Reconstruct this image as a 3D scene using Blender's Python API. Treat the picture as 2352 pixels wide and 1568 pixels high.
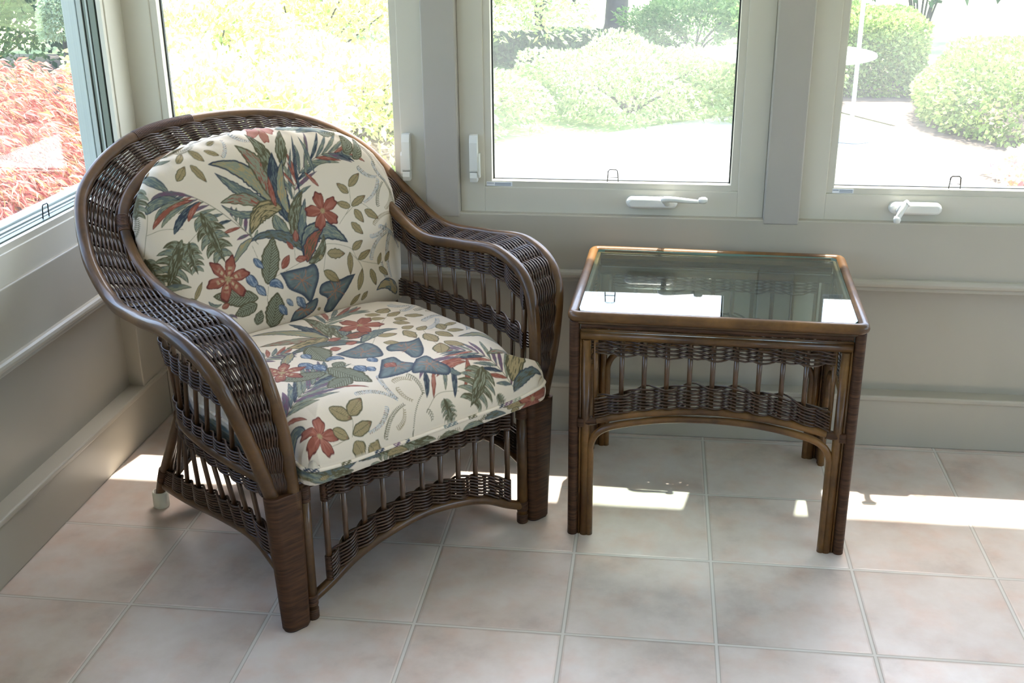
import bpy, math, random
import numpy as np

# ------------------------------------------------------------------ camera, world, sun, exposure
SC = bpy.context.scene
for o in list(bpy.data.objects): bpy.data.objects.remove(o)
ROOTC = SC.collection

cam_d = bpy.data.cameras.new('camera'); cam = bpy.data.objects.new('camera', cam_d); ROOTC.objects.link(cam)
SC.camera = cam
PIT, ROLL, YAW = 0.371161, -0.0096571, -0.1301674
fwd = np.array([math.sin(YAW)*math.cos(PIT), math.cos(YAW)*math.cos(PIT), -math.sin(PIT)])
rgt = np.array([math.cos(YAW), -math.sin(YAW), 0.0]); upv = np.cross(rgt, fwd)
R_ = rgt*math.cos(ROLL)+upv*math.sin(ROLL); U_ = -rgt*math.sin(ROLL)+upv*math.cos(ROLL)
import mathutils
mw = mathutils.Matrix(((R_[0], U_[0], -fwd[0], -0.165367), (R_[1], U_[1], -fwd[1], -2.391117), (R_[2], U_[2], -fwd[2], 1.487991), (0, 0, 0, 1)))
cam.matrix_world = mw
cam_d.sensor_width = 36.0; cam_d.lens = 2598.255/2352*36.0; cam_d.clip_end = 300

w = bpy.data.worlds.new('world'); SC.world = w; w.use_nodes = True
nt = w.node_tree; nt.nodes.clear()
wo = nt.nodes.new('ShaderNodeOutputWorld'); bg = nt.nodes.new('ShaderNodeBackground'); sky = nt.nodes.new('ShaderNodeTexSky')
sky.sky_type = 'NISHITA'; sky.sun_disc = False; sky.sun_elevation = math.radians(66.7); sky.sun_rotation = math.radians(11)
sky.air_density = 1.0; sky.dust_density = 2.5; sky.ozone_density = 1.0
bg.inputs['Strength'].default_value = 0.68
nt.links.new(sky.outputs[0], bg.inputs[0]); nt.links.new(bg.outputs[0], wo.inputs[0])

sun_d = bpy.data.lights.new('sun', 'SUN'); sun = bpy.data.objects.new('sun', sun_d); ROOTC.objects.link(sun)
sun_d.energy = 9.0; sun_d.angle = math.radians(0.6); sun_d.color = (1.0, 0.95, 0.86)
sun.rotation_euler = mathutils.Vector((-0.2, -1.0, -2.37)).to_track_quat('-Z', 'Y').to_euler()
sun.location = (1, 5, 12)

SC.view_settings.view_transform = 'Standard'; SC.view_settings.look = 'None'
SC.view_settings.gamma = 1.0; SC.view_settings.use_curve_mapping = False
SC.view_settings.exposure = 1.22
cy = SC.cycles
cy.max_bounces = 9; cy.diffuse_bounces = 4; cy.glossy_bounces = 4; cy.transmission_bounces = 6; cy.transparent_max_bounces = 12
cy.caustics_reflective = False; cy.caustics_refractive = False
cy.sample_clamp_indirect = 6.0
cy.use_denoising = True; cy.use_adaptive_sampling = True; cy.adaptive_threshold = .015

# ------------------------------------------------------------------ helpers
RNG = np.random.default_rng(7)

def link(name, me, mat, parent=None, loc=None, rz=None, label=None, kind=None):
    o = bpy.data.objects.new(name, me); ROOTC.objects.link(o)
    if mat is not None:
        for m in (mat if isinstance(mat, (list, tuple)) else [mat]): me.materials.append(m)
    if parent is not None: o.parent = parent
    if loc is not None: o.location = loc
    if rz is not None: o.rotation_euler = (0, 0, rz)
    if label: o['label'] = label
    if kind: o['kind'] = kind
    return o

def thing(name, label, cat, loc=(0, 0, 0), rz=0.0, group=None):
    o = bpy.data.objects.new(name, None); ROOTC.objects.link(o)
    o.empty_display_size = 0.05; o.location = loc; o.rotation_euler = (0, 0, rz)
    o['label'] = label; o['category'] = cat
    if group: o['group'] = group
    return o

def sroot(name, loc=(0, 0, 0), rz=0.0, label=None):
    o = bpy.data.objects.new(name, None); ROOTC.objects.link(o)
    o.empty_display_size = 0.05; o.location = loc; o.rotation_euler = (0, 0, rz); o['kind'] = 'structure'
    if label: o['label'] = label
    return o

def tag(o, label, cat, group=None, kind=None):
    o['label'] = label; o['category'] = cat
    if group: o['group'] = group
    if kind: o['kind'] = kind
    return o

class MB:
    """collects vertices and faces, builds one mesh"""
    def __init__(s): s.v = []; s.f = []; s.n = 0; s.sm = []; s.mi = []
    def add(s, V, F, smooth=True, mi=0):
        V = np.asarray(V, float); s.v.append(V)
        F = [tuple(int(i)+s.n for i in f) for f in F] if not isinstance(F, np.ndarray) else (F+s.n)
        s.f.append(F); s.n += len(V); s.sm.append((len(F), smooth)); s.mi.append((len(F), mi))
        return s
    def box(s, x0, x1, y0, y1, z0, z1, b=0.0, mi=0):
        if x0 > x1: x0, x1 = x1, x0
        if y0 > y1: y0, y1 = y1, y0
        if z0 > z1: z0, z1 = z1, z0
        if b <= 0:
            V = [(x, y, z) for x in (x0, x1) for y in (y0, y1) for z in (z0, z1)]
            F = [(0, 1, 3, 2), (4, 6, 7, 5), (0, 4, 5, 1), (2, 3, 7, 6), (0, 2, 6, 4), (1, 5, 7, 3)]
            return s.add(V, F, False, mi)
        import bmesh
        bm = bmesh.new(); bmesh.ops.create_cube(bm, size=1)
        for v in bm.verts: v.co = ((x0+x1)/2+v.co.x*(x1-x0), (y0+y1)/2+v.co.y*(y1-y0), (z0+z1)/2+v.co.z*(z1-z0))
        b = min(b, .49*min(x1-x0, y1-y0, z1-z0))
        bmesh.ops.bevel(bm, geom=bm.edges[:], offset=b, segments=3, profile=.5, affect='EDGES')
        bm.verts.index_update()
        V = [tuple(v.co) for v in bm.verts]; F = [tuple(v.index for v in f.verts) for f in bm.faces]; bm.free()
        return s.add(V, F, False, mi)
    def tube(s, P, r, k=8, cap=True, mi=0, ref=None, flat=1.0, closed=False):
        """sweep a circle of radius r (number or array) along the points P"""
        P = np.asarray(P, float); n = len(P); r = np.broadcast_to(np.asarray(r, float), (n,))
        if closed: T = np.roll(P, -1, 0)-np.roll(P, 1, 0)
        else:
            T = np.gradient(P, axis=0)
        T = T/(np.linalg.norm(T, axis=1)[:, None]+1e-12)
        if ref is None:
            N = np.zeros((n, 3)); a = np.array([0, 0, 1.]) if abs(T[0][2]) < .9 else np.array([1., 0, 0])
            c = a-T[0]*(a@T[0]); N[0] = c/np.linalg.norm(c)
            for i in range(1, n):
                c = N[i-1]-T[i]*(N[i-1]@T[i]); N[i] = c/(np.linalg.norm(c)+1e-12)
        else:
            ref = np.broadcast_to(np.asarray(ref, float), (n, 3))
            N = ref-T*(ref*T).sum(1)[:, None]; N /= np.linalg.norm(N, axis=1)[:, None]+1e-12
        B = np.cross(T, N)
        th = np.arange(k)*2*np.pi/k
        V = (P[:, None]+r[:, None, None]*(np.cos(th)[None, :, None]*N[:, None]*flat+np.sin(th)[None, :, None]*B[:, None])).reshape(-1, 3)
        i = np.arange(n if closed else n-1)[:, None]*k; j = np.arange(k)[None, :]; j2 = (j+1) % k
        i2 = (i+k) % (n*k)
        F = np.stack([i+j, i+j2, i2+j2, i2+j], -1).reshape(-1, 4)
        s.add(V, F, True, mi)
        if cap and not closed:
            s.f.append([tuple(range(s.n-n*k+k-1, s.n-n*k-1, -1))]); s.sm.append((1, False)); s.mi.append((1, mi))
            s.f.append([tuple(range(s.n-k, s.n))]); s.sm.append((1, False)); s.mi.append((1, mi))
        return s
    def lathe(s, prof, c=(0, 0, 0), k=24, axis=2, mi=0):
        """prof: list of (radius, height)"""
        th = np.arange(k)*2*np.pi/k; V = []
        for r, h in prof:
            p = np.stack([r*np.cos(th), r*np.sin(th), np.full(k, h)], 1)
            if axis == 1: p = p[:, [0, 2, 1]]
            if axis == 0: p = p[:, [2, 0, 1]]
            V.append(p+np.array(c))
        V = np.vstack(V); F = []
        for a in range(len(prof)-1):
            for j in range(k): F.append((a*k+j, a*k+(j+1) % k, (a+1)*k+(j+1) % k, (a+1)*k+j))
        s.add(V, F, True, mi); s.add(V[:k], [tuple(range(k-1, -1, -1))], False, mi); return s.add(V[-k:], [tuple(range(k))], False, mi)
    def prism(s, poly, d0, d1, axis=1, mi=0, smooth=False):
        """extrude a 2-D polygon along an axis (axis 1: polygon in x,z)"""
        n = len(poly); V = []
        for d in (d0, d1):
            for a, b in poly:
                V.append({0: (d, a, b), 1: (a, d, b), 2: (a, b, d)}[axis])
        F = [tuple(range(n-1, -1, -1)), tuple(range(n, 2*n))]+[(i, (i+1) % n, n+(i+1) % n, n+i) for i in range(n)]
        return s.add(V, F, smooth, mi)
    def mesh(s, name):
        me = bpy.data.meshes.new(name)
        V = np.vstack(s.v)
        L = []; st = []; tot = []; p = 0
        for F in s.f:
            if isinstance(F, np.ndarray):
                m = F.shape[1]; L.append(F.reshape(-1)); st.append(p+np.arange(len(F))*m); tot.append(np.full(len(F), m)); p += F.size
            else:
                for f in F: L.append(np.array(f)); st.append(np.array([p])); tot.append(np.array([len(f)])); p += len(f)
        L = np.concatenate(L).astype(np.int32); st = np.concatenate(st).astype(np.int32); tot = np.concatenate(tot).astype(np.int32)
        me.vertices.add(len(V)); me.vertices.foreach_set('co', V.astype(np.float32).ravel())
        me.loops.add(len(L)); me.loops.foreach_set('vertex_index', L)
        me.polygons.add(len(st)); me.polygons.foreach_set('loop_start', st); me.polygons.foreach_set('loop_total', tot)
        me.polygons.foreach_set('use_smooth', np.concatenate([np.full(n, q) for n, q in s.sm]))
        me.polygons.foreach_set('material_index', np.concatenate([np.full(n, q, dtype=np.int32) for n, q in s.mi]))
        me.update(calc_edges=True); me.validate(clean_customdata=False)
        return me
    def build(s, name, mat, parent=None, **kw): return link(name, s.mesh(name), mat, parent, **kw)

def catmull(K, n=16, mirror_end=False):
    K = np.asarray(K, float)
    e = K[-2]*np.array([-1, 1, 1]) if mirror_end else 2*K[-1]-K[-2]
    P = np.vstack([2*K[0]-K[1], K, e]); out = []
    t = np.linspace(0, 1, n, endpoint=False)[:, None]
    for i in range(1, len(P)-2):
        a, b, c, d = P[i-1], P[i], P[i+1], P[i+2]
        out.append(.5*(2*b+(c-a)*t+(2*a-5*b+4*c-d)*t*t+(3*b-a-3*c+d)*t**3))
    out.append(K[-1:]); return np.vstack(out)

def both(C):
    """curve on the +a side ending on the centre line -> whole curve from right to left"""
    return np.vstack([C, C[-2::-1]*np.array([-1, 1, 1])])

def resample(P, n):
    P = np.asarray(P, float); d = np.r_[0, np.cumsum(np.linalg.norm(np.diff(P, axis=0), axis=1))]
    s = np.linspace(0, d[-1], n); return np.stack([np.interp(s, d, P[:, i]) for i in range(3)], 1)

# ------------------------------------------------------------------ materials
def mat(name): 
    m = bpy.data.materials.new(name); m.use_nodes = True; nt = m.node_tree
    return m, nt, nt.nodes['Principled BSDF'], nt.nodes['Material Output']

def N(nt, t, **kw):
    n = nt.nodes.new(t)
    for k, v in kw.items():
        if k in n.inputs: n.inputs[k].default_value = v
        else: setattr(n, k, v)
    return n

def simple(name, col, rough=.5, noise=0.0, scale=20, spec=.5, bump=0.0, bscale=200, coat=0.0, metal=0.0, stretch=None):
    m, nt, b, out = mat(name)
    b.inputs['Roughness'].default_value = rough; b.inputs['Specular IOR Level'].default_value = spec
    b.inputs['Coat Weight'].default_value = coat; b.inputs['Metallic'].default_value = metal
    b.inputs['Coat Roughness'].default_value = .12
    tc = N(nt, 'ShaderNodeTexCoord'); src = tc.outputs['Object']
    if stretch:
        mp = N(nt, 'ShaderNodeMapping'); mp.inputs['Scale'].default_value = stretch
        nt.links.new(src, mp.inputs[0]); src = mp.outputs[0]
    if noise > 0:
        n = N(nt, 'ShaderNodeTexNoise'); n.inputs['Scale'].default_value = scale; n.inputs['Detail'].default_value = 4
        nt.links.new(src, n.inputs['Vector'])
        r = N(nt, 'ShaderNodeValToRGB'); c = np.array(col)
        r.color_ramp.elements[0].position = .3; r.color_ramp.elements[1].position = .7
        r.color_ramp.elements[0].color = (*(c*(1-noise)), 1); r.color_ramp.elements[1].color = (*np.minimum(c*(1+noise), 1), 1)
        nt.links.new(n.outputs['Fac'], r.inputs[0]); nt.links.new(r.outputs[0], b.inputs['Base Color'])
    else: b.inputs['Base Color'].default_value = (*col, 1)
    if bump > 0:
        n = N(nt, 'ShaderNodeTexNoise'); n.inputs['Scale'].default_value = bscale
        bp = N(nt, 'ShaderNodeBump'); bp.inputs['Strength'].default_value = bump; bp.inputs['Distance'].default_value = .002
        nt.links.new(src, n.inputs['Vector']); nt.links.new(n.outputs['Fac'], bp.inputs['Height']); nt.links.new(bp.outputs[0], b.inputs['Normal'])
    return m

M = {}
M['paint'] = simple('beige_wall_paint', (.425, .393, .325), .42, .03, 3, bump=.05, bscale=120)
M['post'] = simple('greige_post_paint', (.400, .372, .335), .42, .03, 3, bump=.05, bscale=120)
M['sash'] = simple('cream_sash_paint', (.60, .57, .49), .33, .02, 4)
M['ceil'] = simple('white_ceiling_paint', (.78, .77, .74), .7)
M['rear'] = simple('warm_white_plaster', (.66, .64, .60), .7)
M['lockw'] = simple('white_hardware_enamel', (.74, .74, .70), .3)
M['label'] = simple('white_paper_label', (.8, .82, .86), .5)
M['print'] = simple('grey_printed_ink', (.33, .36, .42), .6)
M['gasket'] = simple('black_rubber_gasket', (.02, .025, .022), .5)
M['ext'] = simple('sage_green_exterior_cladding', (.42, .46, .43), .4)
M['liner'] = simple('grey_green_jamb_liner', (.17, .20, .165), .4)
M['clip'] = simple('black_plastic_clip', (.015, .017, .015), .4)
M['weave'] = simple('dark_brown_woven_cane', (.046, .020, .009), .36, .35, 60, coat=.28, spec=.35)
M['wrap'] = simple('dark_brown_wrapped_cane', (.062, .027, .012), .5, .5, 40, coat=.05, spec=.25, stretch=(.5, .5, 6))
M['spindle'] = simple('brown_rattan_spindle', (.075, .033, .011), .34, .3, 30, coat=.4, stretch=(1, 1, .2))
M['cup'] = simple('cream_rubber_furniture_cup', (.70, .69, .58), .5)
M['deck'] = simple('black_seat_webbing', (.03, .022, .018), .8)
M['core'] = simple('dark_leg_end_grain', (.028, .018, .014), .7)

def rattan(name, dark, light, sc=5):
    m, nt, b, out = mat(name)
    tc = N(nt, 'ShaderNodeTexCoord'); n = N(nt, 'ShaderNodeTexNoise'); n.inputs['Scale'].default_value = sc; n.inputs['Detail'].default_value = 5; n.inputs['Roughness'].default_value = .6
    nt.links.new(tc.outputs['Object'], n.inputs['Vector'])
    r = N(nt, 'ShaderNodeValToRGB'); r.color_ramp.elements[0].position = .34; r.color_ramp.elements[1].position = .68
    r.color_ramp.elements[0].color = (*dark, 1); r.color_ramp.elements[1].color = (*light, 1)
    e = r.color_ramp.elements.new(.5); e.color = (*(np.array(dark)*.5+np.array(light)*.45), 1)
    nt.links.new(n.outputs['Fac'], r.inputs[0])
    n2 = N(nt, 'ShaderNodeTexNoise'); n2.inputs['Scale'].default_value = 90; nt.links.new(tc.outputs['Object'], n2.inputs['Vector'])
    mx = N(nt, 'ShaderNodeMix', data_type='RGBA', blend_type='MULTIPLY'); mx.inputs[0].default_value = .35
    nt.links.new(r.outputs[0], mx.inputs[6]); nt.links.new(n2.outputs['Fac'], mx.inputs[7]); nt.links.new(mx.outputs[2], b.inputs['Base Color'])
    b.inputs['Roughness'].default_value = .5; b.inputs['Specular IOR Level'].default_value = .3; b.inputs['Coat Weight'].default_value = .38; b.inputs['Coat Roughness'].default_value = .10
    return m
M['rattan'] = rattan('polished_brown_rattan', (.044, .018, .0055), (.165, .076, .020))
M['trattan'] = rattan('honey_brown_rattan', (.066, .026, .006), (.24, .110, .026), 7)

def tinted_glass(name, tint, dust=0.0, refl=1.0, dscale=3.0, emin=0.0):
    """thin clear pane: transparent plus fresnel reflection; dust scatters light like a dirty window"""
    m, nt, b, out = mat(name); nt.nodes.remove(b)
    tr = N(nt, 'ShaderNodeBsdfTransparent'); tr.inputs[0].default_value = (*tint, 1)
    gl = N(nt, 'ShaderNodeBsdfGlossy'); gl.inputs['Roughness'].default_value = 0.0; gl.inputs[0].default_value = (1, 1, 1, 1)
    fr = N(nt, 'ShaderNodeFresnel'); fr.inputs['IOR'].default_value = 1.52
    ge = N(nt, 'ShaderNodeNewGeometry'); ior = N(nt, 'ShaderNodeMapRange'); ior.inputs['To Min'].default_value = 1.52; ior.inputs['To Max'].default_value = 1/1.52
    nt.links.new(ge.outputs['Backfacing'], ior.inputs[0]); nt.links.new(ior.outputs[0], fr.inputs['IOR'])   # same reflectance entering and leaving the pane
    mp = N(nt, 'ShaderNodeMath', operation='MULTIPLY'); mp.inputs[1].default_value = refl
    nt.links.new(fr.outputs[0], mp.inputs[0])
    mx = N(nt, 'ShaderNodeMixShader'); nt.links.new(mp.outputs[0], mx.inputs[0]); nt.links.new(tr.outputs[0], mx.inputs[1]); nt.links.new(gl.outputs[0], mx.inputs[2])
    last = mx
    if dust > 0:
        tl = N(nt, 'ShaderNodeBsdfTranslucent'); tl.inputs[0].default_value = (.9, .9, .88, 1)
        tc = N(nt, 'ShaderNodeTexCoord'); n = N(nt, 'ShaderNodeTexNoise'); n.inputs['Scale'].default_value = dscale; n.inputs['Detail'].default_value = 6
        nt.links.new(tc.outputs['Object'], n.inputs['Vector'])
        mr = N(nt, 'ShaderNodeMapRange'); mr.inputs['From Min'].default_value = .3; mr.inputs['From Max'].default_value = .75
        mr.inputs['To Min'].default_value = dust*.5; mr.inputs['To Max'].default_value = dust*1.5
        nt.links.new(n.outputs['Fac'], mr.inputs[0])
        m2 = N(nt, 'ShaderNodeMixShader'); nt.links.new(mr.outputs[0], m2.inputs[0]); nt.links.new(last.outputs[0], m2.inputs[1]); nt.links.new(tl.outputs[0], m2.inputs[2]); last = m2
    nt.links.new(last.outputs[0], out.inputs[0]); return m
M['glass'] = tinted_glass('window_glass', (.97, .985, .975), 0.018, refl=.55)
M['dusty'] = tinted_glass('dusty_window_glass', (.95, .965, .955), 0.030, dscale=2.5)
M['tglass'] = tinted_glass('table_top_glass', (.84, .93, .90), 0.0, refl=1.05)
M['gedge'] = simple('green_glass_edge', (.10, .30, .26), .1, spec=.8)

def leafmat(name, ramp, rough=.5, trans=.45):
    m, nt, b, out = mat(name); nt.nodes.remove(b)
    g = N(nt, 'ShaderNodeNewGeometry'); r = N(nt, 'ShaderNodeValToRGB'); r.color_ramp.interpolation = 'LINEAR'
    els = r.color_ramp.elements; els[0].position = ramp[0][0]; els[0].color = (*ramp[0][1], 1); els[1].position = ramp[-1][0]; els[1].color = (*ramp[-1][1], 1)
    for p, c in ramp[1:-1]: e = els.new(p); e.color = (*c, 1)
    nt.links.new(g.outputs['Random Per Island'], r.inputs[0])
    d = N(nt, 'ShaderNodeBsdfDiffuse'); t = N(nt, 'ShaderNodeBsdfTranslucent'); mx = N(nt, 'ShaderNodeMixShader'); mx.inputs[0].default_value = trans
    nt.links.new(r.outputs[0], d.inputs[0]); nt.links.new(r.outputs[0], t.inputs[0]); nt.links.new(d.outputs[0], mx.inputs[1]); nt.links.new(t.outputs[0], mx.inputs[2])
    nt.links.new(mx.outputs[0], out.inputs[0]); return m
M['maple'] = leafmat('red_maple_leaf', [(0, (.34, .09, .075)), (.35, (.56, .21, .17)), (.65, (.74, .42, .36)), (.85, (.52, .38, .15)), (1, (.30, .13, .11))])
M['yleaf'] = leafmat('yellow_green_leaf', [(0, (.38, .46, .14)), (.25, (.66, .70, .26)), (.8, (.85, .86, .50)), (1, (.26, .36, .12))])
M['gleaf'] = leafmat('green_leaf', [(0, (.10, .20, .05)), (.5, (.20, .32, .10)), (1, (.32, .42, .16))])
M['pleaf'] = leafmat('pale_green_leaf', [(0, (.20, .30, .10)), (.5, (.38, .48, .20)), (1, (.56, .62, .34))])
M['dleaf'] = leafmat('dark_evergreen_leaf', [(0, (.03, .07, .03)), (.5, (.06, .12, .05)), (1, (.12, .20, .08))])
M['hleaf'] = leafmat('hedge_leaf', [(0, (.16, .24, .06)), (.5, (.34, .44, .13)), (1, (.52, .58, .22))], trans=.2)
M['bark'] = simple('dark_bark', (.09, .075, .06), .9, .3, 12)
M['lawn'] = simple('lawn_grass', (.26, .34, .12), .9, .35, 1.5)
M['mulch'] = simple('garden_soil', (.10, .075, .055), .95, .4, 9)
M['patio'] = simple('pale_concrete', (.62, .60, .56), .8, .06, 2)
M['flower'] = leafmat('pink_and_white_petal', [(0, (.8, .25, .35)), (.5, (.85, .75, .35)), (1, (.85, .82, .75))])
M['soffit'] = simple('white_eave_board', (.75, .75, .72), .6)
M['wtop'] = simple('white_enamel_table_top', (.80, .84, .84), .25)
M['bluepole'] = simple('pale_blue_metal', (.45, .58, .72), .35)
M['topiary'] = leafmat('pale_topiary_leaf', [(0, (.35, .45, .25)), (1, (.55, .62, .42))])

# tiled floor
def floor_mat():
    m, nt, b, out = mat('pinkish_ceramic_tile')
    T = .33; GW = .0095/T
    tc = N(nt, 'ShaderNodeTexCoord'); mp = N(nt, 'ShaderNodeMapping'); mp.inputs['Scale'].default_value = (1/T, 1/T, 1)
    nt.links.new(tc.outputs['Object'], mp.inputs[0]); sx = N(nt, 'ShaderNodeSeparateXYZ'); nt.links.new(mp.outputs[0], sx.inputs[0])
    def m_(op, a, bb=None, c=None):
        n = N(nt, 'ShaderNodeMath', operation=op)
        for i, q in enumerate((a, bb, c)):
            if q is None: continue
            if isinstance(q, (int, float)): n.inputs[i].default_value = q
            else: nt.links.new(q, n.inputs[i])
        return n.outputs[0]
    d = []; ids = []
    for k in (0, 1):
        fr = m_('FRACT', m_('ADD', sx.outputs[k], 500.5)); d.append(m_('ABSOLUTE', m_('SUBTRACT', fr, .5)))
        ids.append(m_('FLOOR', m_('ADD', sx.outputs[k], 500.0)))
    dist = m_('MINIMUM', d[0], d[1])
    cid = N(nt, 'ShaderNodeCombineXYZ'); nt.links.new(ids[0], cid.inputs[0]); nt.links.new(ids[1], cid.inputs[1])
    wn = N(nt, 'ShaderNodeTexWhiteNoise'); nt.links.new(cid.outputs[0], wn.inputs['Vector'])
    # mottling, offset per tile
    va = N(nt, 'ShaderNodeVectorMath', operation='MULTIPLY_ADD'); nt.links.new(wn.outputs['Color'], va.inputs[0]); va.inputs[1].default_value = (30, 30, 30); nt.links.new(mp.outputs[0], va.inputs[2])
    n1 = N(nt, 'ShaderNodeTexNoise'); n1.inputs['Scale'].default_value = 1.5; n1.inputs['Detail'].default_value = 6; n1.inputs['Roughness'].default_value = .62; nt.links.new(va.outputs[0], n1.inputs['Vector'])
    n2 = N(nt, 'ShaderNodeTexNoise'); n2.inputs['Scale'].default_value = 4.5; n2.inputs['Detail'].default_value = 6; nt.links.new(va.outputs[0], n2.inputs['Vector'])
    r1 = N(nt, 'ShaderNodeValToRGB'); e = r1.color_ramp.elements; e[0].position = .30; e[0].color = (.44, .365, .32, 1); e[1].position = .66; e[1].color = (.655, .58, .53, 1)
    q = e.new(.46); q.color = (.575, .49, .435, 1)
    nt.links.new(n1.outputs['Fac'], r1.inputs[0])
    r2 = N(nt, 'ShaderNodeValToRGB'); e = r2.color_ramp.elements; e[0].position = .45; e[0].color = (1, 1, 1, 1); e[1].position = .72; e[1].color = (1.0, .86, .80, 1)
    nt.links.new(n2.outputs['Fac'], r2.inputs[0])
    mx = N(nt, 'ShaderNodeMix', data_type='RGBA', blend_type='MULTIPLY'); mx.inputs[0].default_value = .8
    nt.links.new(r1.outputs[0], mx.inputs[6]); nt.links.new(r2.outputs[0], mx.inputs[7])
    tint = N(nt, 'ShaderNodeMapRange'); tint.inputs['To Min'].default_value = .93; tint.inputs['To Max'].default_value = 1.04; nt.links.new(wn.outputs['Value'], tint.inputs[0])
    ms = N(nt, 'ShaderNodeVectorMath', operation='SCALE'); nt.links.new(mx.outputs[2], ms.inputs[0]); nt.links.new(tint.outputs[0], ms.inputs['Scale'])
    gm = N(nt, 'ShaderNodeMapRange'); gm.inputs['From Min'].default_value = GW*.5-.002; gm.inputs['From Max'].default_value = GW*.5+.003; nt.links.new(dist, gm.inputs[0])
    # grout colour with a darker joint line next to the tile edge
    gl = N(nt, 'ShaderNodeMapRange'); gl.inputs['From Min'].default_value = GW*.22; gl.inputs['From Max'].default_value = GW*.5; nt.links.new(dist, gl.inputs[0])
    gc = N(nt, 'ShaderNodeMix', data_type='RGBA'); gc.inputs[6].default_value = (.60, .56, .51, 1); gc.inputs[7].default_value = (.31, .265, .215, 1); nt.links.new(gl.outputs[0], gc.inputs[0])
    cm = N(nt, 'ShaderNodeMix', data_type='RGBA'); nt.links.new(gm.outputs[0], cm.inputs[0]); nt.links.new(gc.outputs[2], cm.inputs[6]); nt.links.new(ms.outputs[0], cm.inputs[7])
    nt.links.new(cm.outputs[2], b.inputs['Base Color'])
    rr = N(nt, 'ShaderNodeMapRange'); rr.inputs['To Min'].default_value = .8; rr.inputs['To Max'].default_value = .33; nt.links.new(gm.outputs[0], rr.inputs[0]); nt.links.new(rr.outputs[0], b.inputs['Roughness'])
    ed = N(nt, 'ShaderNodeMapRange'); ed.inputs['From Min'].default_value = GW*.4; ed.inputs['From Max'].default_value = GW*.5+.012; nt.links.new(dist, ed.inputs[0])
    hs = m_('ADD', ed.outputs[0], m_('MULTIPLY', n2.outputs['Fac'], .12))
    bp = N(nt, 'ShaderNodeBump'); bp.inputs['Strength'].default_value = .35; bp.inputs['Distance'].default_value = .0025; nt.links.new(hs, bp.inputs['Height']); nt.links.new(bp.outputs[0], b.inputs['Normal'])
    return m
M['floor'] = floor_mat()

# ------------------------------------------------------------------ room shell
YB, XL = 0.68, -1.647
XR, YR, ZC = 4.0, -4.02, 2.45
GB, GT = 0.757, 2.0            # clear glass bottom / top
class Wall:
    """boxes in wall coordinates: s along the wall, n outward from the wall face, z up"""
    def __init__(s, kind): s.k = kind
    def box(s, mb, s0, s1, n0, n1, z0, z1, b=0.0, mi=0):
        if s.k == 'back': mb.box(s0, s1, YB+n0, YB+n1, z0, z1, b, mi)
        else: mb.box(XL-n0, XL-n1, YB-s0, YB-s1, z0, z1, b, mi)
    def pt(s, ss, n, z): return (ss, YB+n, z) if s.k == 'back' else (XL-n, YB-ss, z)
WB, WL = Wall('back'), Wall('left')

fl = MB(); fl.box(XL-.12, XR+.12, YR-.12, YB+.12, -.10, 0.0); fl.build('floor', M['floor'], kind='structure')
ce = MB(); ce.box(XL-.12, XR+.12, YR-.12, YB+.12, ZC, ZC+.1); ce.build('ceiling', M['ceil'], kind='structure')

def wall_shell(W, name, s0, s1, base, rail, stile):
    mb = MB()
    W.box(mb, s0, s1, .045, .12, .155, .50)                    # recessed lower panel
    W.box(mb, s0, s1, 0.0, .12, .49, .668, .004)               # board under the windows
    W.box(mb, s0, s1, 0.0, .12, 2.09, ZC)                      # header
    W.box(mb, s0, s0+stile, 0.0, .05, .15, .50, .003)          # corner stile of the panel
    mb.build(name, M['paint'], kind='structure')
    b = MB(); W.box(b, s0, s1, -.001, .12, 0.0, .150, .003); W.box(b, s0, s1, -.006, .06, .142, .160, .0055)
    b.build(base, M['paint'], kind='structure')
    r = MB(); W.box(r, s0, s1, -.014, .02, .484, .510, .012); W.box(r, s0, s1, -.004, .045, .474, .486, .003)
    r.build(rail, M['paint'], kind='structure')
wall_shell(WB, 'wall_back', XL, XR, 'baseboard_back', 'trim_1', .09)
wall_shell(WL, 'wall_left', 0.0, 4.7, 'baseboard_left', 'trim_2', .16)
# room-side return pieces at the corner stay inside the walls; unseen walls of the sun room
rw = MB(); rw.box(XR, XR+.12, YR, YB, 0, .70); rw.box(XR, XR+.12, YR, YB, 2.09, ZC)
rw.box(XR, XR+.12, YR, -1.9, .70, 2.09); rw.box(XR, XR+.12, -.75, -.65, .70, 2.09)
rw.box(XR, XR+.12, YR+4.6, YB, .70, 2.09)
rw.build('unseen_wall_right', M['paint'], kind='structure')
rr = MB(); rr.box(XL, XR, YR-.12, YR, 0, .35); rr.box(XL, XR, YR-.12, YR, 2.12, ZC)
for x0, x1 in ((XL, 2.6), (3.6, XR)): rr.box(x0, x1, YR-.12, YR, .35, 2.12)
rr.build('unseen_wall_rear', M['rear'], kind='structure')

tn = [3]
def post(W, s0, s1):
    mb = MB(); W.box(mb, s0, s1, -.002, .12, .655, 2.10, .0045)
    mb.build('trim_%d' % tn[0], M['post'], kind='structure'); tn[0] += 1
back_spans = []; s = -1.672
for k in range(6):
    p0 = -.808+.938*k; back_spans.append((s, p0)); post(WB, p0, p0+.095); s = p0+.095
left_spans = []; s = -.025
for k in range(5):
    p0 = .838+.938*k; left_spans.append((s, p0)); post(WL, p0, p0+.095); s = p0+.095

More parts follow.
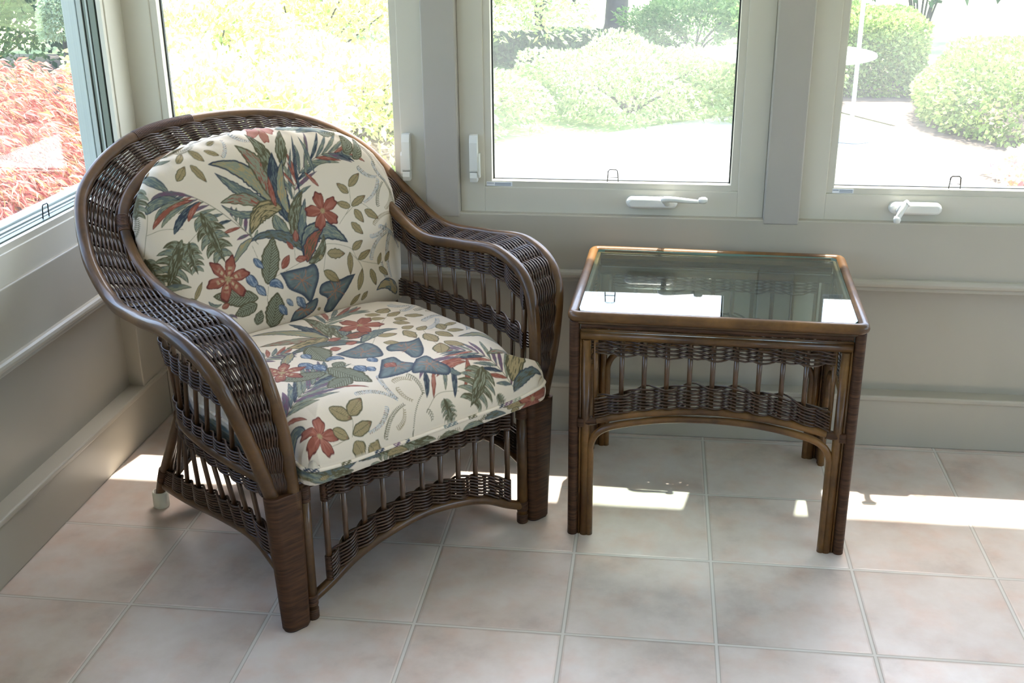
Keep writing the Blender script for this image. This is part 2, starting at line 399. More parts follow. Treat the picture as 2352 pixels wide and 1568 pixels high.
wn_ = [1]
def frame4(W, mb, s0, s1, z0, z1, wl, n0, n1, b, wr=None, wbt=None):
    wr = wl if wr is None else wr; wbt = wl if wbt is None else wbt
    W.box(mb, s0, s0+wl, n0, n1, z0, z1, b); W.box(mb, s1-wr, s1, n0, n1, z0, z1, b)
    W.box(mb, s0+wl-.001, s1-wr+.001, n0, n1, z0, z0+wbt, b); W.box(mb, s0+wl-.001, s1-wr+.001, n0, n1, z1-wl, z1, b)
def window(W, s0, s1, glass='glass', wl=.066, wr=.066, deep=False):
    root = sroot('window_%d' % wn_[0]); wn_[0] += 1
    z0, z1 = .660, 2.095; nf = .008 if deep else .024
    g0, g1 = s0+wl, s1-wr                                      # inner edge of the flat sash face
    m = MB(); frame4(W, m, s0, s1, z0, z1, wl, nf, .085, .0025, wr, .739-z0); m.build('sash', M['sash'], root)
    zb_ = .739; m = MB(); zb = .739; zt = z1-.07
    if deep:                                                   # seen along the wall: stepped liners between sash and glass
        for nm, mt, n0, n1, ins in (('glazing_bead', 'sash', .012, .024, .016), ('liner_shadow_gap', 'gasket', .024, .029, .013), ('jamb_liner', 'liner', .029, .045, .018), ('weather_strip', 'gasket', .045, .049, .015),
                ('jamb_liner', 'ext', .049, .054, .019), ('jamb_liner', 'liner', .054, .060, .018), ('weather_strip', 'gasket', .060, .065, .016), ('glass_stop', 'ext', .065, .078, .0205)):
            m = MB(); frame4(W, m, g0-.004, g1+.004, zb_-.004, z1-wl+.004, ins+.004, n0, n1, 0); m.build(nm, M[mt], root)
        m = MB(); W.box(m, g0+.015, g1-.015, .0775, .0805, zb_+.015, z1-wl-.015); m.build('pane', M[glass], root)
        m = MB(); frame4(W, m, s0+.01, s1-.01, z0+.02, z1, wl+.010, .081, .120, .002, wr+.010, .085); m.build('exterior_frame', M['ext'], root)
        return root
    # glazing bead: flat strip then a step back to the glass
    W.box(m, g0-.002, g0+.020, .028, .058, zb, zt, .002); W.box(m, g1-.020, g1+.002, .028, .058, zb, zt, .002)
    W.box(m, g0+.018, g1-.018, .028, .058, zb-.002, zb+.017, .002); W.box(m, g0+.018, g1-.018, .028, .058, zt-.018, zt+.002, .002)
    m.build('glazing_bead', M['sash'], root)
    m = MB(); a0, a1, c0, c1 = g0+.019, g1-.019, zb+.016, zt-.017
    W.box(m, a0, a0+.005, .052, .062, c0, c1); W.box(m, a1-.005, a1, .052, .062, c0, c1)
    W.box(m, a0, a1, .052, .062, c0, c0+.003); W.box(m, a0, a1, .052, .062, c1-.004, c1)
    m.build('gasket', M['gasket'], root)
    m = MB(); W.box(m, a0+.001, a1-.001, .056, .060, c0+.001, c1-.001); m.build('pane', M[glass], root)
    m = MB(); frame4(W, m, s0+.01, s1-.01, z0+.02, z1, .068, .062, .092, .002, .068, .075)
    frame4(W, m, s0-.01, s1+.01, z0, z1+.02, .035, .09, .125, .004)
    m.build('exterior_frame', M['ext'], root)
    return root
WIN = []
for i, (a, b) in enumerate(back_spans):
    if i == 0: WIN.append(window(WB, a-.03, b, 'glass', .128, .072))
    else: WIN.append(window(WB, a, b, 'dusty', .070, .072))
WINL = []
for i, (a, b) in enumerate(left_spans): WINL.append(window(WL, a-(.03 if i == 0 else 0), b, 'glass', .128 if i == 0 else .07, .07, True))

# hardware on the windows -----------------------------------------------------
def sash_lock(W, root, s, flip):
    """two-piece casement lock: tapered housing with a lever tucked behind its lower half"""
    z0, z1 = .757, .888; d = 1 if flip else -1
    m = MB()
    prof = [(.024, z1-.006), (.018, z1), (.006, z1-.002), (-.002, z1-.022), (-.002, z0+.032), (.0, z0+.028), (.024, z0+.028)]
    def pr(mb, P, sa, sb):
        V = []
        for q in (sa, sb):
            for n, z in P: V.append(W.pt(q, n, z))
        k = len(P); F = [tuple(range(k)), tuple(range(2*k-1, k-1, -1))]+[(i, k+i, k+(i+1) % k, (i+1) % k) for i in range(k)]
        mb.add(V, F, False)
    pr(m, prof, s-.011, s+.011); h = m.build('lock_housing', M['lockw'], root)
    m = MB(); P2 = [(.024, z0+.026), (-.004, z0+.026), (-.006, z0+.012), (-.002, z0), (.024, z0)]
    pr(m, P2, s-.010, s+.010)
    pr(m, [(.024, z0+.010), (.006, z0+.010), (.002, z0+.020), (.002, z0+.070), (.008, z0+.078), (.024, z0+.078)], s+d*.011, s+d*.0165)
    m.build('lock_lever', M['lockw'], root)
sash_lock(WB, WIN[0], -.862, False); sash_lock(WB, WIN[1], -.671, True)

def crank(root, s0, s1, folded):
    """casement operator: low rounded base with a folding crank handle"""
    m = MB(); n = 14
    # base: stadium shaped, domed
    L = (s1-s0)/2; c = (s0+s1)/2; R = .019; V = []; prof = [(1.0, 0.0), (1.0, .008), (.93, .017), (.78, .022), (.5, .024)]
    th = np.linspace(0, 2*np.pi, 40, endpoint=False); ring = np.stack([np.sign(np.cos(th))*(L-R)+R*np.cos(th), R*np.sin(th)], 1)
    for k, h in prof:
        q = np.stack([c+np.sign(ring[:, 0])*(L-R)+(ring[:, 0]-np.sign(ring[:, 0])*(L-R))*k, np.full(40, .024-h), .706+ring[:, 1]*k*.9], 1); V.append(q)
    V = np.vstack(V); V[:, 1] += YB; F = []
    for a in range(len(prof)-1):
        for j in range(40): F.append((a*40+j, a*40+(j+1) % 40, (a+1)*40+(j+1) % 40, (a+1)*40+j))
    m.add(V[-40:], [tuple(range(39, -1, -1))], False)
    m.add(V, F, True); base = m.build('crank_base', M['lockw'], root)
    m = MB()
    if folded:      # handle swung out to the right
        P = [(s1-.030, YB-.002, .708), (s1-.030, YB-.022, .716), (s1-.038, YB-.034, .727), (s1-.012, YB-.040, .729), (s1+.030, YB-.041, .726), (s1+.056, YB-.042, .725)]
        m.tube(catmull(P, 8), np.interp(np.linspace(0, 1, 41), [0, .3, .5, .85, 1], [.008, .008, .0085, .0065, .005]), 12)
        m.lathe([(.002, -.012), (.007, -.010), (.0095, -.002), (.0095, .006), (.006, .012), (.002, .013)], (s1+.066, YB-.042, .729), 16, 0)
    else:           # handle seen end-on, leaning over the base
        P = [(s0+.024, YB-.002, .702), (s0+.022, YB-.022, .708), (s0+.026, YB-.034, .722), (s0+.038, YB-.040, .735)]
        m.tube(catmull(P, 8), np.linspace(.0085, .010, 25), 12)
        P = [(s0+.034, YB-.038, .734), (s0+.020, YB-.050, .712), (s0+.010, YB-.056, .694)]
        m.tube(catmull(P, 8), np.linspace(.009, .007, 17), 12)
        m.lathe([(.002, -.010), (.008, -.008), (.010, 0), (.008, .008), (.002, .010)], (s0+.010, YB-.056, .692), 16, 2)
    m.build('crank_handle', M['lockw'], base)
crank(WIN[1], -.246, -.104, True); crank(WIN[2], .462, .600, False)

def clip(W, root, s):
    """small black wire loop standing on the bottom glazing bead"""
    m = MB(); z0 = .757; P = [(s-.015, .038, z0), (s-.013, .036, z0+.030), (s-.009, .036, z0+.034), (s+.009, .036, z0+.034), (s+.013, .036, z0+.030), (s+.015, .038, z0)]
    m.tube([W.pt(*p) for p in P], .0016, 8); P = [(s-.0145, .038, z0+.012), (s+.0145, .038, z0+.012)]
    m.tube([W.pt(*p) for p in P], .0010, 6); m.build('screen_clip', M['clip'], root)
clip(WB, WIN[1], -.285); clip(WB, WIN[2], .631); clip(WL, WINL[0], .475)

def sticker(root, s0, s1):
    m = MB(); m.box(s0, s1, YB+.0268, YB+.0282, .7405, .7525); st = m.build('sticker', M['label'], root)
    m = MB(); L = s1-s0
    m.box(s0+.02*L, s0+.29*L, YB+.0262, YB+.0268, .7475, .7500)
    for j in range(3): m.box(s0+.33*L, s0+.95*L, YB+.0262, YB+.0268, .7425+j*.003, .7443+j*.003)
    m.build('printed_lines', M['print'], st)
sticker(WIN[1], -.639, -.566); sticker(WIN[2], .311, .367)

# eave boards outside
ev = MB(); ev.box(XL-.55, XR+.55, YB+.12, 1.238, 2.35, 2.42); ev.box(XL-.55, XL-.12, YR-.3, YB+.12, 2.35, 2.42); ev.build('trim_%d' % tn[0], M['soffit'], kind='structure'); tn[0] += 1
# outside face of the knee walls
oc = MB(); oc.box(XL-.14, XR+.14, YB+.12, YB+.14, -.40, .665); oc.box(XL-.14, XL-.12, YR, YB+.14, -.40, .665); oc.build('wall_outside', M['ext'], kind='structure')

# ------------------------------------------------------------------ garden
GZ = -.35
g = MB(); n = 60
gx = np.linspace(-40, 40, n); gy = np.linspace(-14, 60, n); X, Y = np.meshgrid(gx, gy); Z = GZ+.12*np.sin(X*.2)*np.cos(Y*.17)*np.clip((Y-14)/8, 0, 1)
idx = (np.arange(n-1)[:, None]*n+np.arange(n-1)[None]).ravel()
g.add(np.stack([X.ravel(), Y.ravel(), Z.ravel()], 1), np.stack([idx, idx+1, idx+n+1, idx+n], 1)); g.build('ground', M['lawn'], kind='structure')
p = MB(); p.prism([(-3.2, .84), (-1.5, 3.9), (-1.9, 5.4), (-1.55, 6.2), (-.57, 7.15), (.1, 7.75), (.55, 8.05), (1.2, 7.95), (1.9, 7.6), (2.0, 7.3), (1.82, 6.86), (1.80, 5.86), (1.93, 5.23), (2.7, 4.6), (4.4, 4.1), (5.5, 4.0), (5.5, .84)], GZ-.05, GZ+.014, axis=2)
p.build('patio', M['patio'], kind='structure')
p = MB(); p.prism([(1.0, 9.2), (1.9, 7.6), (1.72, 6.86), (1.70, 5.86), (1.85, 5.2), (2.6, 4.5), (4.4, 4.0), (7.5, 6.5), (7.0, 11.5), (1.2, 11.5)], GZ-.04, GZ+.010, axis=2); p.build('garden_bed', M['mulch'], kind='structure')
p = MB(); p.prism([(-9, -6), (-1.8, -6), (-1.8, .84), (-3.3, .84), (-1.7, 3.9), (-2.1, 5.4), (-1.9, 7.5), (-3, 12), (-9, 12)], GZ-.04, GZ+.012, axis=2); p.build('garden_bed', M['mulch'], kind='structure')

def leaf_quads(mb, P, D, L, Wd, droop=.2, up=None):
    """leaf blades at points P pointing along D with length L, width Wd: bent two-quad blades"""
    n = len(P); D = D/(np.linalg.norm(D, axis=1)[:, None]+1e-9)
    r = RNG.normal(size=(n, 3)); S = np.cross(D, r); S /= np.linalg.norm(S, axis=1)[:, None]+1e-9
    L = np.broadcast_to(L, (n,))[:, None]; Wd = np.broadcast_to(Wd, (n,))[:, None]
    nd = np.cross(S, D)
    mid = P+D*L*.5+nd*L*droop*.4; tip = P+D*L-np.array([0, 0, 1])*L*droop
    V = np.stack([P, mid-S*Wd*.5, tip, mid+S*Wd*.5], 1).reshape(-1, 3)
    b = np.arange(n)[:, None]*4
    mb.add(V, np.hstack([b, b+1, b+2, b+3]).astype(np.int64), False)
def shell_points(n, c, R, zmin, lump=.18, thick=.3, seed=0, boxy=0.0):
    rg = np.random.default_rng(seed); d = rg.normal(size=(n, 3)); d /= np.linalg.norm(d, axis=1)[:, None]; d[:, 2] = np.where(d[:, 2] < -.25, -d[:, 2], d[:, 2])
    if boxy: d = d/np.abs(d).max(1)[:, None]**boxy
    f = 1+lump*(np.sin(d[:, 0]*5.1+seed)*np.cos(d[:, 1]*6.3+seed*2)+.6*np.sin(d[:, 2]*7+d[:, 0]*9+seed))
    r = (1-thick*rg.random(n)**1.6)*f; P = np.array(c)+d*np.array(R)*r[:, None]
    k = P[:, 2] > zmin; return P[k], d[k]
def shrub(name, label, c, R, n, leaf, w_, matname, seed, cat='shrub', group=None, lump=.16, ds=.35, boxy=0.0):
    root = thing(name, label, cat, (c[0], c[1], GZ), group=group)
    rc = np.array([0, 0, c[2]-GZ])
    mb = MB(); P, d = shell_points(n, rc, R, .01, lump, ds, seed, boxy)
    D = d+RNG.normal(size=d.shape)*.7+np.array([0, 0, .25]); leaf_quads(mb, P, D, leaf*(.7+.6*RNG.random(len(P))), w_*(.7+.6*RNG.random(len(P))))
    mb.build('foliage', M[matname], root)
    mb = MB(); k = 9
    for i in range(k):
        a = i*2*math.pi/k; e = rc+np.array([math.cos(a)*R[0]*.62, math.sin(a)*R[1]*.62, R[2]*(.35+.3*(i % 3)/2)])
        mb.tube(catmull([(math.cos(a)*.05, math.sin(a)*.05, 0), (rc+e)/2*np.array([.6, .6, .55]), e], 6), np.linspace(.018, .006, 13), 6)
    mb.build('branches', M['bark'], root); return root

def maple():
    root = thing('red_maple_shrub', 'low red laceleaf maple filling the view outside the left window', 'maple', (-5.05, 3.35, GZ))
    mb = MB(); rg = np.random.default_rng(3)
    P, d = shell_points(15000, np.array([0, 0, .10]), (2.15, 2.05, .92), .02, .10, .35, 5)
    n = len(P)
    for k in range(6):
        a = (k-2.5)*.34; out = np.stack([d[:, 0], d[:, 1], np.zeros(n)], 1)+rg.normal(size=(n, 3))*.25; out /= np.linalg.norm(out, axis=1)[:, None]
        side = np.cross(out, [0, 0, 1.0]); D = out*math.cos(a)+side*math.sin(a)+np.array([0, 0, -.25])
        leaf_quads(mb, P, D, .085*(.7+.5*rg.random(n)), .013, .25)
    mb.build('foliage', M['maple'], root)
    mb = MB()
    for i in range(12):
        a = i*2*math.pi/12; mb.tube(catmull([(0, 0, 0), (math.cos(a)*.5, math.sin(a)*.5, .45), (math.cos(a)*1.2, math.sin(a)*1.2, .50), (math.cos(a)*1.6, math.sin(a)*1.6, .25)], 6), np.linspace(.05, .008, 19), 6)
    mb.build('branches', M['bark'], root)
maple()
GY = 'sunlit yellow-green shrubs behind the armchair window'
for i, (c, R, n, lab) in enumerate([
        ((-2.85, 4.4, -.1), (.80, .85, .72), 9000, 'low yellow-green shrub outside, just beyond the window behind the armchair'),
        ((-3.85, 6.5, .05), (.9, 1.2, .85), 12000, 'yellow-green shrub outside, left of the view behind the armchair'),
        ((-2.6, 6.2, -.15), (1.0, 1.0, .62), 9000, 'yellow-green shrub outside, right of the view behind the armchair'),
        ((-3.7, 8.6, .15), (1.4, 1.2, .95), 12000, 'taller yellow-green shrub in the middle row behind the armchair window'),
        ((-5.2, 10.2, .3), (1.2, 1.4, 1.2), 12000, 'tall yellow-green shrub at the upper left behind the armchair window'),
        ((-3.2, 11.6, .2), (2.0, 1.4, .95), 12000, 'farthest yellow-green shrub behind the armchair window')]):
    shrub('yellow_green_shrub', lab, c, R, n, .075, .035, 'yleaf', 20+i, group=GY)
shrub('mounded_shrub', 'broad pale green mounded shrub beside the white patio, through the middle window', (-.42, 8.25, -.20), (1.2, .90, .46), 15000, .055, .030, 'pleaf', 40)
shrub('mounded_shrub', 'pale green shrub at the left edge of the middle window view', (-1.95, 7.25, -.22), (.75, .7, .36), 8000, .055, .030, 'pleaf', 41)
shrub('mounded_shrub', 'pale green shrub just left of the round garden table, behind the patio', (.80, 9.1, -.22), (.75, .6, .42), 7000, .055, .030, 'pleaf', 42)
shrub('evergreen_shrub', 'darker green shrub at the upper right of the middle window view', (1.35, 11.2, .0), (.85, .8, .70), 8000, .07, .035, 'gleaf', 43)
shrub('evergreen_shrub', 'soft green shrub between the tree trunks and the garden table', (.25, 12.3, -.1), (.9, .8, .50), 7000, .07, .03, 'gleaf', 44)
shrub('clipped_hedge', 'clipped hedge with sunlit top and shaded front, left side of the right window', (1.80, 10.0, -.20), (.66, .85, .64), 30000, .045, .034, 'hleaf', 45, cat='hedge', lump=.03, boxy=.75, ds=.25)
shrub('clipped_hedge', 'nearer rounded hedge filling the right side of the right window', (3.72, 7.9, -.22), (1.66, 1.35, .62), 38000, .045, .034, 'hleaf', 46, cat='hedge', lump=.05, boxy=.35, ds=.25)
shrub('evergreen_hedge', 'dark evergreen hedge behind the red maple, at the top of the left window', (-7.9, 10.0, .15), (2.6, .9, .95), 26000, .08, .05, 'dleaf', 51, cat='hedge', boxy=.5, ds=.25, lump=.06)
shrub('tree_shade_patch', 'low dark leaf patch added as tree shade on the lawn around the tree trunks', (-1.45, 12.6, GZ+.04), (1.5, 1.7, .12), 14000, .09, .07, 'dleaf', 49, cat='shade patch', lump=.1, ds=.8)  # added dark leaves stand in for the tree shadow on the lawn
shrub('evergreen_tree', 'dark upright evergreen at the upper left of the middle window view', (-1.80, 13.3, .55), (.45, .42, 1.0), 9000, .10, .05, 'dleaf', 50, cat='tree', lump=.2)
shrub('flowering_plant', 'small patch of pink and white flowers at the patio edge, bottom of the right window', (2.65, 5.55, -.30), (.50, .42, .22), 3500, .05, .04, 'flower', 47, cat='flowers')
shrub('flowering_plant', 'yellow-green border plant right of the pink flowers', (3.6, 5.6, -.25), (.42, .42, .30), 3500, .06, .03, 'yleaf', 48, cat='plant')

def tree(label, x, y, r, seed, hc=3.7, rc=(1.9, 1.7, 1.1), n=9000):
    root = thing('garden_tree', label, 'tree', (x, y, GZ))
    mb = MB(); P = catmull([(0, 0, -.02), (.03, .02, 1.2), (-.05, .0, 2.4), (.05, .05, 3.5)], 8)
    mb.tube(P, np.interp(np.linspace(0, 1, len(P)), [0, .08, 1], [r*1.5, r, r*.6]), 14)
    for i in range(6):
        a = i*1.05+seed; mb.tube(catmull([(0, 0, 2.4+.12*i), (math.cos(a)*.7, math.sin(a)*.7, 3.0+.12*i), (math.cos(a)*1.2, math.sin(a)*1.2, 3.4+.12*i)], 5), np.linspace(r*.4, r*.1, 11), 8)
    mb.build('trunk', M['bark'], root)
    mb = MB(); Q, d = shell_points(n, np.array([0, 0, hc]), rc, .4, .15, .6, seed)
    leaf_quads(mb, Q, d+RNG.normal(size=d.shape), .14*(.7+.6*RNG.random(len(Q))), .09); mb.build('crown', M['gleaf'], root)
tree('tree with a dark trunk beyond the lawn, upper part of the middle window view', -.79, 13.4, .155, 61)
for i, (x, y, R, lab) in enumerate([(-12.6, 11.0, (2.0, 2.0, 2.6), 'dark evergreen mass beyond the red maple'), (-7.6, 12.6, (1.5, 1.4, 2.6), 'dark evergreen just right of the topiary, beyond the maple'),
        (-4.8, 15.2, (1.3, 1.0, 1.6), 'far dark evergreen at the top right of the view behind the armchair'),
        (3.3, 14.0, (1.5, 1.0, 1.7), 'far dark evergreen above the left hedge in the right window'), (6.5, 13.2, (1.5, 1.0, 1.7), 'far dark evergreen above the rounded hedge in the right window')]):
    shrub('evergreen_tree', lab, (x, y, .7), R, 12000, .12, .07, 'dleaf', 70+i, cat='tree')
# pale topiary beyond the maple
tp = thing('topiary', 'pale green teardrop topiary at the top of the left window', 'topiary', (-5.95, 8.35, GZ))
mb = MB(); Q, d = shell_points(5000, np.array([0, 0, .72]), (.22, .22, .42), .1, .03, .25, 9); leaf_quads(mb, Q, d+RNG.normal(size=d.shape)*.8, .045, .025); mb.build('foliage', M['topiary'], tp)
mb = MB(); mb.tube([(0, 0, 0), (0, 0, .6)], .03, 8); mb.build('stem', M['bark'], tp)

# round white garden table with pole
gt = thing('garden_table', 'round white garden table with a pale pole, split by the post between the windows', 'garden table', (.905, 7.5, GZ))
mb = MB(); mb.lathe([(.02, .615), (.68, .612), (.698, .618), (.702, .628), (.698, .638), (.68, .642), (.02, .642)], k=64); mb.build('tabletop', M['wtop'], gt)
for i in range(4):
    a = i*math.pi/2+.6; mb = MB(); mb.tube(catmull([(math.cos(a)*.12, math.sin(a)*.12, .60), (math.cos(a)*.18, math.sin(a)*.18, .3), (math.cos(a)*.42, math.sin(a)*.42, .04)], 6), .014, 8); mb.build('leg', M['wtop'], gt)
mb = MB(); mb.tube([(.0, 0, .6), (.0, 0, .35)], .03, 10); mb.build('pedestal', M['wtop'], gt)
# slim pole standing beside the table
po = MB(); po.tube([(0, 0, 0.03), (0.0, 0, 2.6)], .017, 12); po.lathe([(.16, .03), (.16, .05), (.03, .07), (.025, .16)], k=24)
tag(po.build('umbrella_pole', M['bluepole'], loc=(1.375, 6.98, GZ-.01)), 'pale blue upright pole at the edge of the patio, left side of the right window', 'pole')

# ------------------------------------------------------------------ rattan armchair (local: a = right, b = back, z = up)
CH = thing('rattan_armchair', 'dark rattan and wicker armchair with a rounded hoop back, in the corner under the windows', 'armchair', (-.6785, -.1003, 0), .8442)
O_K = np.array([[.375, .005, .296], [.43, .012, .492], [.469, .054, .623], [.489, .176, .675], [.485, .339, .662], [.472, .512, .658], [.455, .666, .735], [.394, .79, .851], [.23, .868, .938], [0, .903, .959]])
I_K = np.array([[.338, -.005, .292], [.352, -.002, .483], [.367, .042, .621], [.372, .151, .676], [.365, .297, .668], [.363, .455, .656], [.366, .605, .707], [.332, .725, .803], [.205, .795, .880], [0, .820, .905]])
OC, IC = catmull(O_K, 24, True), catmull(I_K, 24, True)          # right halves, front to top centre
m = MB(); m.tube(both(OC), .0155, 16); m.build('outer_hoop_rail', M['rattan'], CH)
m = MB(); m.tube(both(IC), .0148, 16); m.build('inner_hoop_rail', M['rattan'], CH)

def binding(C, i0, i1, r, name, pitch=.0042):
    P = C[i0:i1+1]; L = np.linalg.norm(np.diff(P, axis=0), axis=1).sum(); k = max(4, int(L/pitch))
    Q = resample(P, k*4+1); rr = r+.0011*np.abs(np.sin(np.linspace(0, k*np.pi, len(Q))))
    mb = MB(); mb.tube(Q, rr, 14); return mb.build(name, M['wrap'], CH)
IB, OB = both(IC), both(OC)
nI = len(IB); nL = len(IC)
binding(IB, nI-1-24*7+4, nI-1-24*7+11, .0155, 'cane_binding'); binding(IB, 24*7-11, 24*7-4, .0155, 'cane_binding')
binding(OB, nL+4, nL+22, .0158, 'cane_binding')

def surf_norm(P, along, across):
    n = np.cross(along, across); return n/(np.linalg.norm(n, axis=-1)[..., None]+1e-12)
def twine(mb, P, Nn, s, r, amp, phase=0.0, k=5, jit=.0004, lean=.0027):
    """two strands twisting round the uprights; s counts uprights along the row"""
    for sg in (0, 1):
        c = np.cos(np.pi*(s+sg)+phase); rg = RNG.normal(size=len(P))*jit
        Q = P+Nn*(1.25*amp*c)[:, None]
        T = np.gradient(Q, axis=0); B = np.cross(T, Nn); B /= np.linalg.norm(B, axis=1)[:, None]+1e-12
        Q = Q+B*((lean*np.sin(np.pi*(s+sg)))+rg)[:, None]
        mb.tube(Q, r, k, cap=False, ref=Nn)
def interp_rows(C, u):
    i = np.arange(len(C)); return np.stack([np.interp(u, i, C[:, q]) for q in range(3)], 1)

# woven strip between the two rails
tot = len(OB)-1
mid = (OB+IB)/2; dl = np.r_[0, np.cumsum(np.linalg.norm(np.diff(mid, axis=0), axis=1))]
nsp = 50; us = np.interp(np.linspace(0, dl[-1], nsp*6+1), dl, np.arange(len(mid)))
Po, Pi = interp_rows(OB, us), interp_rows(IB, us); sc_ = np.linspace(0, nsp, len(us))
Wd = np.linalg.norm(Po-Pi, axis=1)[:, None]; X = (Pi-Po)/Wd
al = np.gradient((Po+Pi)/2, axis=0); nn = surf_norm(None, al, X)
mb = MB(); rows = 9
for j in range(rows):
    f = (j+.5)/rows; q = Po+X*(.012+(Wd-.024)*f)+nn*.002
    tw = np.clip((Wd[:, 0]-.03)/.04, .25, 1)
    twine(mb, q, nn, sc_, .0026*np.clip(.7+.3*tw, 0, 1), .0052*tw.mean(), 0.0)
mb.build('woven_hoop_band', M['weave'], CH)
for k in range(3, nsp-2):
    i = k*6; mb = MB(); mb.tube([Po[i]+X[i]*.004, (Po[i]+Pi[i])/2, Pi[i]-X[i]*.004], .0028, 6); mb.build('hoop_spoke', M['weave'], CH)

# seat ring, uprights and woven bands of the body
RG_K = np.array([[.372, .060, .345], [.384, .160, .345], [.388, .300, .345], [.372, .440, .345], [.318, .550, .345], [.225, .620, .345], [.115, .652, .345], [0, .660, .345]])
RGC = catmull(RG_K, 24, True); IU = IC[24*2:]                     # same parameter count: knots 2..9 <-> 0..7
RGB, IUB = both(RGC), both(IU)
fr = np.array([[.352, -.002, .345], [.360, .03, .345]])
m = MB(); m.tube(np.vstack([fr, RGB, fr[::-1]*np.array([-1, 1, 1])]), .0115, 14); m.build('seat_ring_rail', M['rattan'], CH)
BT_K = np.array([[.362, .045, .128], [.360, .15, .158], [.357, .30, .142], [.354, .50, .105], [.343, .665, .075], [.225, .695, .140], [.115, .705, .165], [0, .708, .172]])
BTC = np.vstack([catmull(BT_K[:5], 24), catmull(BT_K[4:], 24, True)[1:]]); BTB = both(BTC)
m = MB(); m.tube(BTC[:97], .0115, 12); m.build('arched_side_rail', M['rattan'], CH)
m = MB(); m.tube(BTC[:97]*np.array([-1, 1, 1]), .0115, 12); m.build('arched_side_rail', M['rattan'], CH)
m = MB(); m.tube(BTB[96:len(BTB)-96], .0110, 12); m.build('arched_back_rail', M['rattan'], CH)
dl = np.r_[0, np.cumsum(np.linalg.norm(np.diff(RGB, axis=0), axis=1))]; nup = 31
uu = np.interp(np.linspace(0, dl[-1], nup*6+1), dl, np.arange(len(RGB)))
A0, A1, A2 = interp_rows(RGB, uu), interp_rows(IUB, uu), interp_rows(BTB, uu); su = np.linspace(0, nup, len(uu))
al = np.gradient(A0, axis=0); nb = surf_norm(None, al, A1-A0)
alk = np.gradient(A2+A0, axis=0); nk = surf_norm(None, alk, A0-A2)
for k in range(0, nup+1):
    i = min(k*6, len(uu)-1); i = max(i, 1); i = min(i, len(uu)-2)
    m = MB(); m.tube([A0[i], (A0[i]+A1[i])/2, A1[i]], .0058 if 0 < k < nup else .0072, 8); m.build('upright_spindle', M['spindle'], CH)
    if 0 < k < nup:
        m = MB(); m.tube([A2[i], A0[i]], .0060, 8); m.build('skirt_spindle', M['spindle'], CH)
def zrow(z):                                                       # points on the body wall at height z (array)
    f = ((z-A0[:, 2])/(A1[:, 2]-A0[:, 2]))[:, None]; return A0+(A1-A0)*f
def band(name, zs, n):
    mb = MB()
    for z in zs: twine(mb, zrow(z) if n is nb else z, n, su, .0028, .0072)
    return mb.build(name, M['weave'], CH)
zi = A1[:, 2]
band('woven_upper_band', [zi-.018-.0078*j for j in range(7)], nb)
bb = A0[:, 1]; dz = np.interp(bb, [.05, .11, .2, .4, .7], [-.030, -.012, 0, -.004, 0])
band('woven_middle_band', [.478+.0076*j+dz for j in range(6)], nb)
band('woven_seat_band', [np.full(len(uu), .361+.0074*j) for j in range(4)], nb)
def krow(f0): return A2+(A0-A2)*f0[:, None]
H = np.linalg.norm(A0-A2, axis=1)
band('woven_skirt_band', [krow(1-(.015+.0072*j)/H) for j in range(4)], nk)
hb = np.interp(A2[:, 1], [.05, .2, .5, .7], [.078, .066, .062, .06])
band('woven_arch_band', [krow((.013+(hb-.013)*j/7)/H) for j in range(8)], nk)

# legs
def capsule(hw, ht, k=28):
    th = np.linspace(0, 2*np.pi, k, endpoint=False); return np.stack([np.sign(np.cos(th))*(hw-ht)+ht*np.cos(th), ht*np.sin(th)], 1)
def front_leg(sg):
    z = np.linspace(0, .334, 9); lv = []; mb = MB()
    def loft(mb, zz, inset, ridged):
        V = []; n = len(zz)
        for i, q in enumerate(zz):
            t = q/.334; hw = .0305+(.0418-.0305)*t; ht = .0195; ca = .358+(.3632-.358)*t
            e = inset+(.0013 if ridged and i % 2 else 0)
            c = capsule(hw+e, ht+e); 
            V.append(np.stack([sg*(ca)+c[:, 0], c[:, 1], np.full(len(c), q)], 1))
        k = 28; V = np.vstack(V); i = np.arange(n-1)[:, None]*k; j = np.arange(k)[None]; j2 = (j+1) % k
        mb.add(V, np.stack([i+j, i+j2, i+k+j2, i+k+j], -1).reshape(-1, 4), True)
        mb.add(V[:k][::-1], [tuple(range(k))], False); mb.add(V[-k:], [tuple(range(k))], False)
    loft(mb, np.linspace(0, .330, 8), -.0015, False); leg = mb.build('front_leg', M['core'], CH)
    mb = MB(); loft(mb, np.linspace(.004, .334, 79*2+1), 0, True); mb.build('cane_wrapping', M['wrap'], leg)
front_leg(-1); front_leg(1)
def bind_tube(P, r, name='cane_binding'):
    P = resample(P, 2); L = np.linalg.norm(P[1]-P[0]); k = max(3, int(L/.0042)); Q = resample(P, k*4+1)
    mb = MB(); mb.tube(Q, r+.0011*np.abs(np.sin(np.linspace(0, k*np.pi, len(Q)))), 14); return mb.build(name, M['wrap'], CH)
